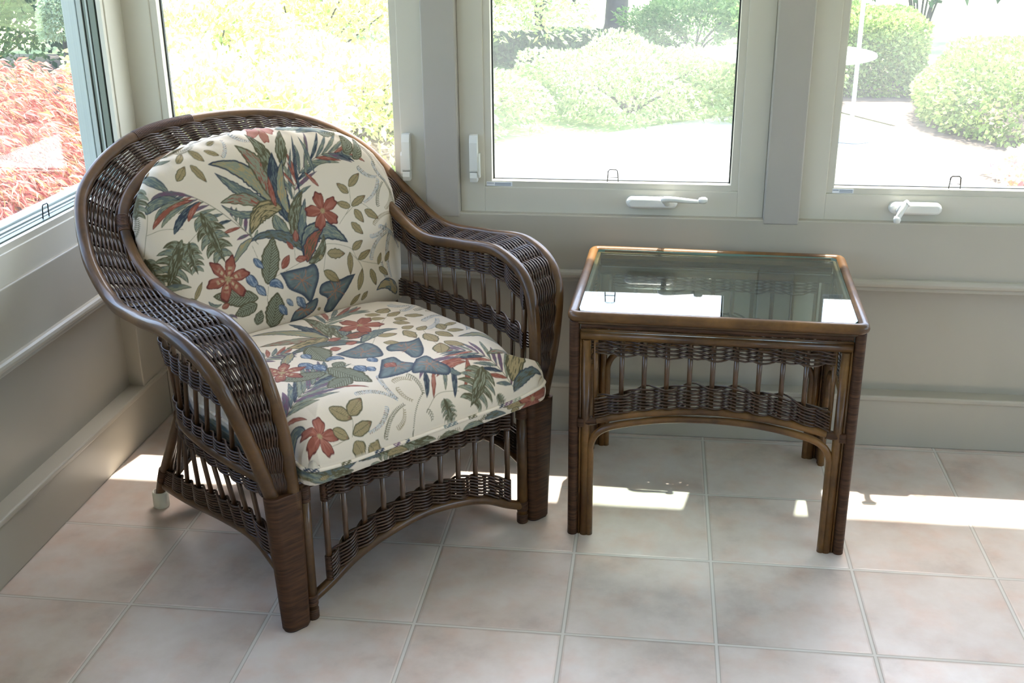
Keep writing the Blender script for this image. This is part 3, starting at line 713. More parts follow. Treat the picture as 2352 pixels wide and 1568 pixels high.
for sg in (-1, 1):
    m = MB(); m.tube([(sg*.313, .004, 0), (sg*.313, .004, .17), (sg*.311, .004, .335)], .0135, 14); m.build('inner_front_leg', M['rattan'], CH)
    bind_tube([(sg*.311, .004, .295), (sg*.311, .004, .334)], .0142); bind_tube([(sg*.313, .004, .035), (sg*.313, .004, .062)], .0142)
    bind_tube([(sg*.313, .004, 0.001), (sg*.313, .004, .026)], .0139)
    # rear leg, flaring backwards into a cup
    P = catmull([(sg*.352, .50, .345), (sg*.349, .575, .235), (sg*.346, .66, .115), (sg*.345, .696, .055), (sg*.345, .705, .018)], 8)
    m = MB(); m.tube(P, np.linspace(.0128, .0122, len(P)), 14); m.build('rear_leg', M['rattan'], CH)
    bind_tube([(sg*.3465, .650, .131), (sg*.3455, .675, .088)], .0140)
    m = MB(); m.lathe([(.018, 0), (.0205, .002), (.021, .007), (.0205, .040), (.0195, .046), (.0165, .046), (.0160, .018), (.001, .018)], (sg*.345, .705, 0), 28); m.build('furniture_cup', M['cup'], CH)

# front apron
m = MB(); m.tube([(-.335, .002, .333), (.335, .002, .333)], .0095, 12); m.build('front_seat_rail', M['rattan'], CH)
m = MB(); AR = catmull([(-.308, .006, .048), (-.265, .004, .069), (-.194, .003, .108), (-.111, .002, .134), (0, .002, .147), (.111, .002, .134), (.194, .003, .108), (.265, .004, .069), (.308, .006, .048)], 12)
m.tube(AR, .0120, 12); m.build('arched_front_rail', M['rattan'], CH)
ax = np.array([-.262, -.214, -.163, -.110, -.056, 0, .054, .107, .160, .213, .262]); arz = lambda x: np.interp(x, AR[:, 0], AR[:, 2])
for i, x in enumerate(ax):
    m = MB(); m.tube([(x, .002, arz(x)), (x, .002, .20), (x, .002, .33)], .0072 if i in (0, 10) else .0062, 10); m.build('apron_spindle', M['spindle'], CH)
for sg in (-1, 1):
    bind_tube([(sg*.262, .002, .278), (sg*.262, .002, .322)], .0085); bind_tube([(sg*.262, .002, .082), (sg*.262, .002, .140)], .0085)
xx = np.linspace(ax[0], ax[-1], 61); ss = np.interp(xx, ax, np.arange(11)); Nf = np.tile([0, -1., 0], (61, 1))
mb = MB()
for j in range(5): twine(mb, np.stack([xx, np.full(61, .002), np.full(61, .3185-.0082*j)], 1), Nf, ss, .0030, .0085)
mb.build('woven_apron_top_band', M['weave'], CH)
mb = MB()
for j in range(7): twine(mb, np.stack([xx, np.full(61, .002), arz(xx)+.0150+(.062-.0150)*j/6*np.interp(abs(xx), [0, .27], [1, 1.12])], 1), Nf, ss, .0031, .0085)
mb.build('woven_apron_arch_band', M['weave'], CH)
# seat webbing under the cushion
q = np.vstack([RGB, [(-.34, .02, .345), (.34, .02, .345)]]); V = [(x*.97, y*.985+.005, .341) for x, y, z in q]+[(x*.97, y*.985+.005, .337) for x, y, z in q]
k = len(q); m = MB(); m.add(V, [tuple(range(k)), tuple(range(2*k-1, k-1, -1))]+[(i, k+i, k+(i+1) % k, (i+1) % k) for i in range(k)], False); m.build('seat_webbing', M['deck'], CH)

# ------------------------------------------------------------------ side table
TB = thing('side_table', 'rattan side table with an inset glass top, right of the armchair', 'side table', (-.008, .3385, 0), -.036)
HX, HY, ZT = .3425, .2805, .600
def rrect(hx, hy, r, z, n=8):
    out = []
    for cx, cy_, a0 in ((hx-r, hy-r, 0), (-hx+r, hy-r, 90), (-hx+r, -hy+r, 180), (hx-r, -hy+r, 270)):
        for i in range(n+1):
            a = math.radians(a0+90*i/n); out.append((cx+r*math.cos(a), cy_+r*math.sin(a), z))
    return np.array(out)
def dense_loop(P, step=.02):
    Q = np.vstack([P, P[:1]]); L = np.linalg.norm(np.diff(Q, axis=0), axis=1).sum(); return resample(Q, int(L/step)+1)[:-1]
m = MB(); lp = dense_loop(rrect(HX-.0135, HY-.0135, .012, ZT-.0135, 6), .008); jr = .0133+.0005*np.sin(np.arange(len(lp))*.11)
m.tube(lp, jr, 16, closed=True); m.build('tabletop_rim', M['trattan'], TB)
m = MB(); m.tube(dense_loop(rrect(HX-.018, HY-.018, .01, ZT-.0295), .02), .0040, 10, closed=True); m.build('thin_rail', M['rattan'], TB)
# ledge inside the rim, under the glass
for (x0, x1, y0, y1) in ((-HX+.02, HX-.02, -HY+.02, -HY+.034), (-HX+.02, HX-.02, HY-.034, HY-.02), (-HX+.02, -HX+.034, -HY+.03, HY-.03), (HX-.034, HX-.02, -HY+.03, HY-.03)):
    m = MB(); m.box(x0, x1, y0, y1, ZT-.030, ZT-.0125, .002); m.build('glass_ledge', M['trattan'], TB)
m = MB(); g_ = dense_loop(rrect(HX-.026, HY-.026, .012, 0), .02); k = len(g_)
top = g_+[0, 0, ZT-.0045]; bot = g_+[0, 0, ZT-.0115]
m.add(np.vstack([top, bot]), [tuple(range(k)), tuple(range(2*k-1, k-1, -1))], False, 0)
m.add(np.vstack([top, bot]), [(i, k+i, k+(i+1) % k, (i+1) % k) for i in range(k)], False, 1)
m.build('glass_top', [M['tglass'], M['gedge']], TB)
LX, LY = .3375, .2655                                              # outer faces of the legs
for sx in (-1, 1):
    for sy in (-1, 1):
        lx, ly = sx*(LX-.0125), sy*(LY-.0125)
        zz = np.linspace(0, .572, 137*2+1)
        mb = MB(); mb.tube(np.stack([np.full(len(zz), lx), np.full(len(zz), ly), zz], 1), .0120+.0008*(np.arange(len(zz)) % 2), 16); leg = mb.build('leg', M['wrap'], TB)
        for dx, dy in ((1, 0), (0, 1)):                            # clustered poles beside the corner post
            m = MB(); m.tube([(lx-sx*dx*.0155, ly-sy*dy*.0155, .0), (lx-sx*dx*.0155, ly-sy*dy*.0155, .55)], .0032, 8)
            m.tube([(lx-sx*dx*.0290, ly-sy*dy*.0290, .0), (lx-sx*dx*.0290, ly-sy*dy*.0290, .525)], .0105, 12); m.build('leg_pole', M['trattan'], leg)

def table_side(org, dx, half, nspd, pitch, label=None):
    """one woven side: org = centre of the side, dx = direction along it"""
    d = np.array([dx[0], dx[1], 0.]); nrm = np.array([d[1], -d[0], 0.]); o3 = np.array([org[0], org[1], 0.])
    def P(s, z, n=0.0): return o3+d*s+nrm*n+np.array([0, 0, z])
    def cane(name, pts, r, mt='trattan', k=12, par=TB):
        mb = MB(); mb.tube(np.array(pts), r, k); return mb.build(name, M[mt], par)
    h = half-.026
    zz = np.linspace(-h+.002, h-.002, int(h*2/.0042)*2+1)
    mb = MB(); mb.tube(np.array([P(q, .561) for q in zz]), .0075+.0007*(np.arange(len(zz)) % 2), 12); mb.build('wrapped_rail', M['wrap'], TB)
    cane('thin_rail', [P(-h+.002, .5495, .003), P(h-.002, .5495, .003)], .0030)
    cane('cross_rail', [P(-h+.002, .535, .0), P(h-.002, .535, .0)], .0105)
    # inner pole bending into the low arch
    e = half-.0575
    A = [(-e-.004, 0), (-e-.004, .20), (-e-.002, .255), (-e+.022, .290), (-e+.075, .310), (-half*.32, .328), (0, .334), (half*.32, .328), (e-.075, .310), (e-.022, .290), (e+.002, .255), (e+.004, .20), (e+.004, 0)]
    cane('arched_leg_rail', catmull([P(s_, z_) for s_, z_ in A], 10), .0090)
    arc = [(-e-.012, .311), (-e+.03, .322), (-half*.45, .343), (0, .356), (half*.45, .343), (e-.03, .322), (e+.012, .311)]
    AA = catmull([P(s_, z_) for s_, z_ in arc], 10); cane('upper_arch_rail', AA, .0095)
    sc = (AA-o3)@d; az = lambda q: np.interp(q, sc, AA[:, 2])
    for sg in (-1, 1):
        mb = MB(); k = 20; mb.tube(resample([P(sg*(e+.016), .312), P(sg*(e-.010), .316)], k), .0105+.0008*(np.arange(k) % 2), 12); mb.build('cane_binding', M['wrap'], TB)
        mb = MB(); k = 16; mb.tube(resample([P(sg*(e+.027), .300), P(sg*(e+.027), .322)], k), .0118+.0008*(np.arange(k) % 2), 12); mb.build('cane_binding', M['wrap'], TB)
        cane('panel_post', [P(sg*(e-.006), .315), P(sg*(e-.006), .527)], .0055)
    sp = (np.arange(nspd)-(nspd-1)/2)*pitch
    for q in sp: cane('spindle', [P(q, az(q)), P(q, .53)], .0058, 'spindle', 10)
    ks = np.r_[-(e-.006), sp, e-.006]; x = np.linspace(ks[0], ks[-1], (len(ks)-1)*6+1); ss = np.interp(x, ks, np.arange(len(ks)))
    Nn = np.tile(nrm, (len(x), 1)); mb = MB()
    for j in range(4):
        z = .520-.0078*j*np.interp(abs(x), [0, e*.75, e], [1.05, 1, .9])-.002*j*np.abs(np.sin(ss*np.pi*.5))
        twine(mb, np.array([P(a_, b_) for a_, b_ in zip(x, z)]), Nn, ss, .0025, .0085)
    mb.build('woven_top_band', M['weave'], TB)
    mb = MB()
    for j in range(7):
        z = az(x)+.013+(.066-.013)*j/6*np.interp(abs(x), [0, e*.5, e], [1.0, .95, .82]) + (.004*(np.cos(ss*np.pi)) if j == 6 else 0)
        twine(mb, np.array([P(a_, b_) for a_, b_ in zip(x, z)]), Nn, ss, .0026, .0085)
    mb.build('woven_arch_band', M['weave'], TB)
table_side((0, -LY+.0125), (1, 0), LX-.0, 9, .053)
table_side((0, LY-.0125), (-1, 0), LX-.0, 9, .053)
table_side((LX-.0125, 0), (0, 1), LY, 7, .050)
table_side((-LX+.0125, 0), (0, -1), LY, 7, .050)

PATTERN = [["B","stem",[[82,155],[127,190],[199,167],[218,131],[279,106]],2.5,"olive"],
["B","stem",[[196,156],[217,127],[224,106]],2.6,"olive"],
["B","stem",[[184,234],[227,275],[239,329]],2.5,"olive"],
["B","stem",[[208,254],[256,278],[289,256]],2.6,"olive"],
["B","stem",[[105,123],[130,185]],2.5,"olive"],
["B","stem",[[-77,226],[-68,179],[-65,128]],2.3,"olive"],
["B","stem",[[-59,119],[-68,75],[-27,26]],2.4,"olive"],
["B","stem",[[-325,301],[-290,307],[-242,299]],2.2,"olive"],
["B","stem",[[-340,254],[-311,355]],2.1,"olive"],
["B","stem",[[-282,234],[-169,311]],2.2,"olive"],
["B","stem",[[-60,131],[61,163]],2.4,"olive"],
["B","stem",[[38,207],[32,170]],2.4,"olive"],
["B","sprig",[[276,371],[330,338]],20.1,"blue"],
["B","sprig",[[337,329],[276,278]],19.8,"blue"],
["B","sprig",[[270,182],[330,207]],20.3,"blue"],
["B","sprig",[[255,124],[324,184]],20.3,"blue"],
["B","sprig",[[340,189],[313,66]],20.4,"blue"],
["B","sprig",[[306,208],[362,139]],20.5,"blue"],
["B","sprig",[[-97,451],[-82,493]],17.5,"blue"],
["B","sprig",[[-143,505],[-101,514]],17.3,"blue"],
["B","sprig",[[-54,507],[-15,483]],17.8,"blue"],
["B","sprig",[[314,259],[349,319]],20.2,"olive"],
["B","sprig",[[340,247],[373,298]],20.4,"tan"],
["B","sprig",[[288,215],[362,234]],20.4,"tan"],
["B","sprig",[[375,249],[349,335]],20.2,"olive"],
["B","sprig",[[349,187],[384,264]],20.5,"tan"],
["B","sprig",[[-203,481],[-152,499]],17.0,"olive"],
["B","sprig",[[-284,457],[-227,477]],16.7,"olive"],
["B","sprig",[[331,379],[361,325]],20.3,"blue"],
["B","sprig",[[306,431],[338,370]],20.1,"olive"],
["B","sprig",[[-358,286],[-337,367]],16.2,"olive"],
["B","sprig",[[305,55],[289,108]],20.2,"blue"],
["B","frond",[[59,308],[100,383],[172,418],[246,417]],10.8,"slate|sage|purple|sage|navy|rust|slate",{"L":[77,93,61],"ang":42,"n":11,"side":0}],
["B","frond",[[-68,244],[-141,325],[-194,367],[-248,394]],8.9,"slate|purple|sage|rust|purple|navy|sage",{"L":[41,83,57],"ang":60,"n":12,"side":1}],
["B","frond",[[-60,227],[-90,271],[-116,313]],10.0,"sage|purple|sage",{"L":[35,42,23],"ang":-60,"n":6,"side":2}],
["B","blade",[[60,320],[63,373],[91,449]],10.4,"slate"],
["B","blade",[[87,330],[89,423],[109,482]],10.5,"navy"],
["B","blade",[[114,365],[127,417],[142,473]],10.6,"sage"],
["B","blade",[[143,376],[133,440],[125,476]],10.6,"slate"],
["B","blade",[[79,351],[54,390],[38,411]],7.2,"rust"],
["B","blade",[[85,358],[77,394],[70,418]],6.4,"rust"],
["B","blade",[[147,340],[131,362],[114,382]],10.7,"rust"],
["B","blade",[[307,382],[284,402],[254,412]],8.6,"rust"],
["B","blade",[[-297,438],[-272,420],[-254,388]],25.1,"slate"],
["B","blade",[[-316,349],[-288,387],[-232,370]],25.0,"slate"],
["B","blade",[[-311,312],[-279,360],[-198,364]],15.8,"rust"],
["B","blade",[[-267,291],[-240,335],[-184,358]],20.4,"navy"],
["B","blade",[[-292,312],[-268,347],[-204,358]],13.0,"sage"],
["B","blade",[[-297,381],[-264,404],[-194,367]],10.8,"purple"],
["B","blade",[[-225,314],[-212,341],[-181,356]],14.7,"rust"],
["B","blade",[[-302,332],[-277,371],[-217,367]],10.8,"sage"],
["B","monstera",[[-189,326],[-177,280],[-157,201]],78.5,"olive"],
["B","monstera",[[-253,272],[-274,236],[-309,171]],90.8,"olive"],
["B","monstera",[[-235,265],[-241,230],[-232,187]],44.1,"olive"],
["B","monstera",[[-316,420],[-324,389],[-336,342]],38.8,"olive"],
["B","monstera",[[-339,246],[-335,217],[-327,175]],42.8,"olive"],
["B","blade",[[12,311],[-39,438],[-141,441]],46.4,"sageslate"],
["B","blade",[[6,310],[-70,350],[-131,419]],30.8,"slate"],
["B","blade",[[8,329],[9,412],[-57,478]],47.2,"rustsage"],
["B","blade",[[22,349],[31,432],[-16,502]],39.5,"olive"],
["B","blade",[[58,405],[60,462],[84,498]],31.8,"olive"],
["B","blade",[[43,261],[14,366],[35,446]],47.4,"navy"],
["B","blade",[[44,284],[24,356],[59,424]],28.6,"sageslate"],
["B","blade",[[54,204],[46,291],[97,337]],40.1,"olive"],
["B","blade",[[60,199],[73,259],[99,317]],24.3,"slate"],
["B","blade",[[-24,317],[-68,357],[-134,344]],30.8,"rustsage"],
["B","blade",[[-22,311],[-87,285],[-133,340]],19.2,"slate"],
["B","blade",[[27,302],[-38,329],[-72,254]],46.8,"oltan"],
["B","blade",[[5,291],[-1,261],[36,237]],35.7,"sage"],
["B","blade",[[12,309],[6,352],[9,389]],15.8,"rust"],
["B","blade",[[81,169],[3,276],[-85,235]],27.8,"olslate"],
["B","blade",[[-72,244],[-109,229],[-138,190]],20.0,"sageslate"],
["B","blade",[[65,159],[93,287],[198,182]],53.0,"slatesage"],
["B","blade",[[64,155],[84,218],[132,228]],36.8,"rustol"],
["B","blade",[[67,152],[119,160],[129,217]],24.9,"olive"],
["B","poly",[[-20,144],[22,146],[57,145],[84,147],[90,118],[72,82],[51,53],[30,76],[-4,99],[-12,124]],0,"heart"],
["B","poly",[[199,97],[171,96],[147,92],[116,96],[89,90],[81,68],[102,50],[90,22],[113,13],[142,38],[173,68]],0,"heart"],
["B","poly",[[-12,15],[3,39],[42,53],[74,58],[62,29],[23,14]],0,"heart"],
["B","leaf",[[-60,123],[-37,181],[-15,239]],51.2,"vein"],
["B","leaf",[[-92,96],[-151,111],[-209,126]],45.8,"vein"],
["B","leaf",[[-65,12],[-52,56],[-38,99]],59.4,"vein"],
["B","leaf",[[-98,82],[-131,74],[-164,67]],34.7,"vein"],
["B","leaf",[[-107,30],[-98,48],[-90,65]],27.3,"vein"],
["B","leaf",[[-82,195],[-72,180],[-61,164]],19.9,"bud"],
["B","leaf",[[-112,160],[-99,140],[-86,121]],25.6,"bud"],
["B","leaf",[[-92,129],[-81,113],[-70,96]],21.1,"bud"],
["B","leaf",[[-40,66],[-29,50],[-19,35]],20.4,"bud"],
["B","leaf",[[13,75],[25,57],[37,40]],23.1,"bud"],
["B","leaf",[[-16,76],[-8,65],[0,54]],14.4,"bud"],
["B","blade",[[-55,118],[-34,133],[-20,103]],23.8,"bud"],
["B","flower",[[142,276]],51.8,"rustf"],
["B","flower",[[-160,159]],60.0,"rustf6"],
["B","flower",[[30,510]],39.3,"pinkf"],
["B","leaf",[[-11,153],[4,169],[18,184]],20.0,"rust"],
["B","leaf",[[32,168],[50,167],[68,167]],18.7,"rust"],
["B","leaf",[[45,212],[48,228],[51,244]],17.8,"rust"],
["B","leaf",[[33,195],[26,207],[18,220]],12.0,"rust"],
["B","leaf",[[-193,93],[-182,96],[-171,99]],15.1,"rust"],
["B","leaf",[[127,166],[154,160],[181,155]],27.7,"smleaf"],
["B","leaf",[[205,160],[224,170],[244,179]],20.5,"smleaf"],
["B","leaf",[[216,131],[239,140],[262,150]],18.9,"smleaf"],
["B","leaf",[[196,156],[190,126],[183,96]],18.7,"smleaf"],
["B","leaf",[[106,124],[126,106],[147,86]],25.9,"smleaf"],
["B","leaf",[[201,51],[213,79],[224,107]],18.9,"smleaf"],
["B","leaf",[[249,100],[254,76],[259,52]],19.1,"smleaf"],
["B","leaf",[[276,99],[290,85],[303,71]],17.6,"smleaf"],
["B","leaf",[[275,105],[284,121],[293,136]],13.1,"smleaf"],
["B","leaf",[[300,109],[311,122],[322,135]],13.2,"smleaf"],
["B","leaf",[[229,272],[209,281],[188,290]],21.1,"smleaf"],
["B","leaf",[[232,274],[257,284],[283,294]],21.4,"smleaf"],
["B","leaf",[[232,308],[217,324],[201,340]],21.1,"smleaf"],
["B","leaf",[[236,325],[257,340],[278,355]],23.0,"smleaf"],
["B","leaf",[[239,264],[249,244],[260,224]],22.3,"smleaf"],
["B","leaf",[[270,257],[289,242],[309,226]],22.6,"smleaf"],
["B","leaf",[[220,232],[235,213],[250,194]],22.2,"smleaf"],
["B","leaf",[[-228,413],[-212,430],[-197,446]],21.2,"smleaf"],
["B","leaf",[[-184,447],[-170,423],[-155,399]],19.3,"smleaf"],
["B","leaf",[[-213,455],[-201,466],[-189,477]],16.1,"smleaf"],
["B","leaf",[[-173,482],[-159,465],[-146,449]],18.5,"smleaf"],
["B","leaf",[[-138,476],[-121,467],[-104,458]],13.5,"smleaf"],
["B","leaf",[[173,17],[190,29],[207,41]],14.5,"smleaf"],
["B","leaf",[[209,22],[220,33],[231,43]],14.7,"smleaf"],
["B","leaf",[[100,156],[106,160],[113,165]],12.4,"smleaf"],
["B","leaf",[[-123,488],[-112,492],[-101,496]],11.3,"smleaf"],
["B","leaf",[[-256,126],[-241,147],[-226,167]],12.6,"smleaf"],
["B","leaf",[[71,27],[76,30],[81,32]],8.3,"smleaf"],
["B","blade",[[327,13],[309,71],[259,38]],30.9,"slatetan"],
["B","blade",[[-281,471],[-254,460],[-222,466]],10.8,"sage"],
["B","blade",[[245,416],[282,430],[252,462]],38.5,"vein"],
["B","blade",[[268,396],[304,407],[301,451]],30.2,"vein"],
["B","blade",[[189,482],[221,466],[245,471]],20.9,"vein"],
["B","blade",[[75,503],[132,505],[190,488]],17.9,"sage"],
["B","blade",[[127,487],[166,497],[233,475]],14.8,"slate"],
["B","blade",[[-331,162],[-297,176],[-255,159]],18.1,"sage"],
["B","blade",[[-287,126],[-254,133],[-245,109]],14.7,"olive"],
["B","blade",[[-223,117],[-213,94],[-190,104]],9.0,"slate"],
["B","blade",[[-192,66],[-165,75],[-158,58]],9.2,"purple"],
["S","stem",[[-201,-46],[-185,-18],[-185,-2]],2.6,"olive"],
["S","stem",[[190,388],[144,349],[45,245]],4.7,"olive"],
["S","stem",[[194,239],[160,140],[155,93]],4.1,"olive"],
["S","stem",[[2,-45],[43,-24],[99,-31]],2.5,"olive"],
["S","stem",[[-256,-52],[-209,-46]],2.2,"olive"],
["S","stem",[[9,415],[73,488],[127,500]],4.8,"olive"],
["S","stem",[[156,273],[199,241],[265,174]],4.5,"olive"],
["S","stem",[[-154,226],[-91,217],[-57,138]],4.0,"olive"],
["S","sprig",[[-146,36],[-61,-4]],18.9,"blue"],
["S","sprig",[[-59,76],[-59,-1]],20.0,"blue"],
["S","sprig",[[-91,-15],[-157,-50]],17.1,"blue"],
["S","sprig",[[240,459],[274,412]],36.6,"blue"],
["S","sprig",[[232,297],[305,291]],32.9,"blue"],
["S","sprig",[[208,240],[267,280]],33.6,"blue"],
["S","sprig",[[310,279],[279,168]],33.0,"blue"],
["S","sprig",[[236,392],[283,404]],36.6,"blue"],
["S","sprig",[[-126,-73],[-51,-20]],19.2,"olive"],
["S","sprig",[[-88,-64],[-56,-30]],19.2,"tan"],
["S","sprig",[[0,42],[8,-11]],20.6,"olive"],
["S","sprig",[[8,-11],[-54,-93]],0.0,"olive"],
["S","sprig",[[-44,39],[-3,26]],22.0,"tan"],
["S","sprig",[[-46,19],[-27,-16]],18.7,"tan"],
["S","sprig",[[2,-45],[5,-67]],20.2,"olive"],
["S","sprig",[[265,366],[307,390]],36.6,"olive"],
["S","sprig",[[281,343],[325,349]],34.7,"tan"],
["S","sprig",[[321,369],[320,292]],34.7,"blue"],
["S","frond",[[-309,62],[-238,100],[-142,168]],14.8,"sage|purple|sage|slate|purple|navy|sage",{"L":[84,163,74],"ang":38,"n":9,"side":0}],
["S","frond",[[250,-64],[217,22],[161,89]],9.8,"purple|slate|sage|rust|purple|navy",{"L":[49,82,49],"ang":50,"n":11,"side":0}],
["S","frond",[[15,424],[73,473],[141,479]],13.2,"sage|rust|sage|slate",{"L":[79,99,53],"ang":40,"n":7,"side":0}],
["S","frond",[[-220,334],[-175,343],[-140,336]],11.4,"purple|rust|sage|slate",{"L":[46,57,34],"ang":60,"n":7,"side":0}],
["S","blade",[[-313,55],[-287,49],[-275,22]],10.1,"rust"],
["S","blade",[[-171,80],[-135,76],[-102,43]],10.0,"rust"],
["S","blade",[[-338,12],[-295,37],[-297,-4]],28.6,"slatesage"],
["S","blade",[[-13,352],[-15,451],[-32,510]],30.6,"navy"],
["S","blade",[[-15,346],[-49,482],[-144,499]],38.3,"sageslate"],
["S","blade",[[-16,348],[-97,401],[-170,415]],37.0,"rustsage"],
["S","blade",[[-8,360],[21,461],[16,510]],25.5,"rustsage"],
["S","blade",[[-8,347],[44,470],[11,545]],27.3,"olive"],
["S","blade",[[19,309],[55,445],[21,418]],52.8,"olive"],
["S","blade",[[21,314],[66,420],[26,413]],24.5,"slate"],
["S","blade",[[-13,352],[-75,341],[-125,361]],49.3,"oltan"],
["S","blade",[[37,265],[-46,354],[-147,317]],37.0,"olslate"],
["S","blade",[[-129,326],[-171,289],[-195,263]],26.3,"sageslate"],
["S","blade",[[32,270],[103,329],[153,290]],36.3,"slatesage"],
["S","blade",[[19,309],[61,339],[80,308]],43.9,"rustol"],
["S","blade",[[-10,349],[19,295],[25,344]],16.7,"sage"],
["S","blade",[[354,22],[303,132],[231,149]],42.9,"sageslate"],
["S","blade",[[356,18],[287,28],[224,28]],31.9,"rustsage"],
["S","blade",[[251,-50],[313,29],[353,14]],51.1,"oltan"],
["S","blade",[[248,-73],[274,-43],[342,-58]],28.8,"olslate"],
["S","blade",[[343,-50],[366,-6],[356,18]],42.8,"olive"],
["S","blade",[[318,204],[309,169],[330,136]],30.6,"sage"],
["S","blade",[[158,40],[98,94],[18,18]],18.0,"purple"],
["S","blade",[[163,37],[98,60],[46,6]],16.5,"rust"],
["S","blade",[[162,28],[126,44],[61,11]],15.2,"rust"],
["S","blade",[[44,34],[33,6],[11,-24]],14.0,"navy"],
["S","blade",[[63,25],[42,-5],[27,-30]],10.8,"rust"],
["S","blade",[[99,33],[84,6],[65,-23]],10.7,"sage"],
["S","blade",[[119,24],[97,-16],[81,-43]],14.9,"navy"],
["S","blade",[[169,37],[155,-1],[113,-30]],14.4,"rust"],
["S","blade",[[106,29],[110,6],[132,5]],17.2,"slate"],
["S","monstera",[[191,1],[160,-32],[116,-70]],97.4,"olive"],
["S","monstera",[[52,-38],[57,-67],[56,-93]],40.6,"olive"],
["S","monstera",[[200,-64],[210,-93],[212,-93]],24.7,"olive"],
["S","leaf",[[-80,333],[-88,276],[-96,221]],68.4,"vein"],
["S","leaf",[[-116,191],[-103,118],[-84,57]],60.2,"vein"],
["S","leaf",[[-135,167],[-189,185],[-243,202]],49.3,"vein"],
["S","leaf",[[-107,112],[-145,99],[-182,88]],52.8,"vein"],
["S","leaf",[[-71,198],[-88,190],[-106,182]],33.5,"vein"],
["S","poly",[[-59,247],[-8,254],[36,263],[45,225],[23,168],[-6,170],[-40,195]],0,"heart"],
["S","poly",[[157,207],[124,200],[94,214],[59,206],[47,179],[70,157],[66,110],[86,105],[114,130],[139,172]],0,"heart"],
["S","poly",[[2,146],[34,142],[32,104],[46,76],[22,50],[-10,47],[-62,61],[-37,96]],0,"heart"],
["S","poly",[[66,98],[98,100],[98,60],[112,26],[91,9],[38,31],[15,44]],0,"heart"],
["S","leaf",[[-117,302],[-117,283],[-116,264]],26.7,"bud"],
["S","leaf",[[-149,258],[-148,232],[-147,206]],34.5,"bud"],
["S","leaf",[[-130,228],[-130,204],[-129,179]],33.5,"bud"],
["S","leaf",[[-64,157],[-64,134],[-64,112]],31.2,"bud"],
["S","leaf",[[-14,177],[-14,159],[-14,140]],25.2,"bud"],
["S","leaf",[[-48,132],[-48,115],[-48,99]],23.0,"bud"],
["S","blade",[[-96,228],[-66,243],[-60,207]],24.6,"bud"],
["S","leaf",[[-5,120],[-2,102],[2,86]],30.8,"rust"],
["S","flower",[[96,375]],59.6,"rustf"],
["S","flower",[[-209,238]],57.5,"rustf6"],
["S","flower",[[-273,-28]],44.2,"rustf"],
["S","leaf",[[-53,282],[-40,277],[-27,271]],30.2,"rust"],
["S","leaf",[[-5,285],[10,284],[26,283]],27.2,"rust"],
["S","leaf",[[-24,335],[-6,332],[11,330]],23.7,"rust"],
["S","leaf",[[151,435],[166,420],[181,404]],26.3,"smleaf"],
["S","leaf",[[186,418],[206,429],[227,439]],41.6,"smleaf"],
["S","leaf",[[187,383],[211,388],[234,393]],27.4,"smleaf"],
["S","leaf",[[192,361],[202,346],[212,330]],30.0,"smleaf"],
["S","leaf",[[171,338],[187,321],[202,303]],27.4,"smleaf"],
["S","leaf",[[224,362],[242,343],[260,324]],25.3,"smleaf"],
["S","leaf",[[140,396],[158,386],[175,376]],24.9,"smleaf"],
["S","leaf",[[84,279],[108,271],[132,263]],29.6,"smleaf"],
["S","leaf",[[70,236],[85,222],[100,208]],26.7,"smleaf"],
["S","leaf",[[161,283],[179,283],[196,283]],29.4,"smleaf"],
["S","leaf",[[158,272],[153,239],[149,207]],33.1,"smleaf"],
["S","leaf",[[184,220],[177,185],[170,151]],37.9,"smleaf"],
["S","leaf",[[184,248],[202,255],[220,262]],28.2,"smleaf"],
["S","leaf",[[212,213],[218,184],[224,155]],30.1,"smleaf"],
["S","leaf",[[251,250],[243,229],[236,207]],28.0,"smleaf"],
["S","leaf",[[272,238],[271,227],[270,216]],38.8,"smleaf"],
["S","leaf",[[186,145],[195,114],[205,86]],30.6,"smleaf"],
["S","leaf",[[135,88],[153,114],[172,142]],40.7,"smleaf"],
["S","leaf",[[239,201],[254,186],[269,170]],23.3,"smleaf"],
["S","leaf",[[-220,25],[-203,3],[-184,-15]],32.3,"smleaf"],
["S","leaf",[[-188,-6],[-164,7],[-139,21]],35.5,"smleaf"],
["S","leaf",[[-237,-19],[-223,-34],[-209,-48]],25.5,"smleaf"],
["S","leaf",[[-198,-43],[-171,-38],[-143,-32]],26.7,"smleaf"],
["S","leaf",[[-199,-56],[-193,-73],[-186,-93]],33.8,"smleaf"],
["S","leaf",[[-167,-73],[-154,-93],[-136,-93]],38.1,"smleaf"],
["X","blade",[[-323,408],[-277,351],[-200,376]],31.5,"olslate"],
["X","blade",[[-328,390],[-293,339],[-224,357]],22.4,"sage"],
["X","monstera",[[-161,393],[-127,367],[-84,349]],53.8,"olive"],
["X","monstera",[[-79,376],[-43,357],[-6,348]],44.0,"olive"],
["X","blade",[[-262,356],[-239,366],[-218,344]],22.4,"olive"],
["X","sprig",[[11,354],[41,362]],19.8,"olive"],
["X","sprig",[[41,348],[72,360]],19.2,"tan"],
["X","sprig",[[84,345],[129,361]],21.2,"tan"],
["X","sprig",[[124,347],[156,367]],19.8,"olive"],
["X","sprig",[[102,358],[147,366]],19.8,"olive"],
["X","sprig",[[-344,403],[-337,373]],17.5,"blue"],
["X","blade",[[-325,383],[-303,392],[-271,377]],16.1,"olive"],
["X","leaf",[[-298,362],[-285,362],[-272,362]],12.1,"smleaf"],
["X","blade",[[-268,376],[-245,386],[-212,371]],17.2,"sage"],
["X","leaf",[[-239,356],[-226,355],[-213,355]],12.1,"olive"],
["X","blade",[[-201,371],[-177,380],[-143,365]],16.4,"olslate"],
["X","leaf",[[-171,350],[-158,349],[-144,349]],12.7,"sage"],
["X","blade",[[-128,360],[-103,370],[-68,354]],18.8,"smleaf"],
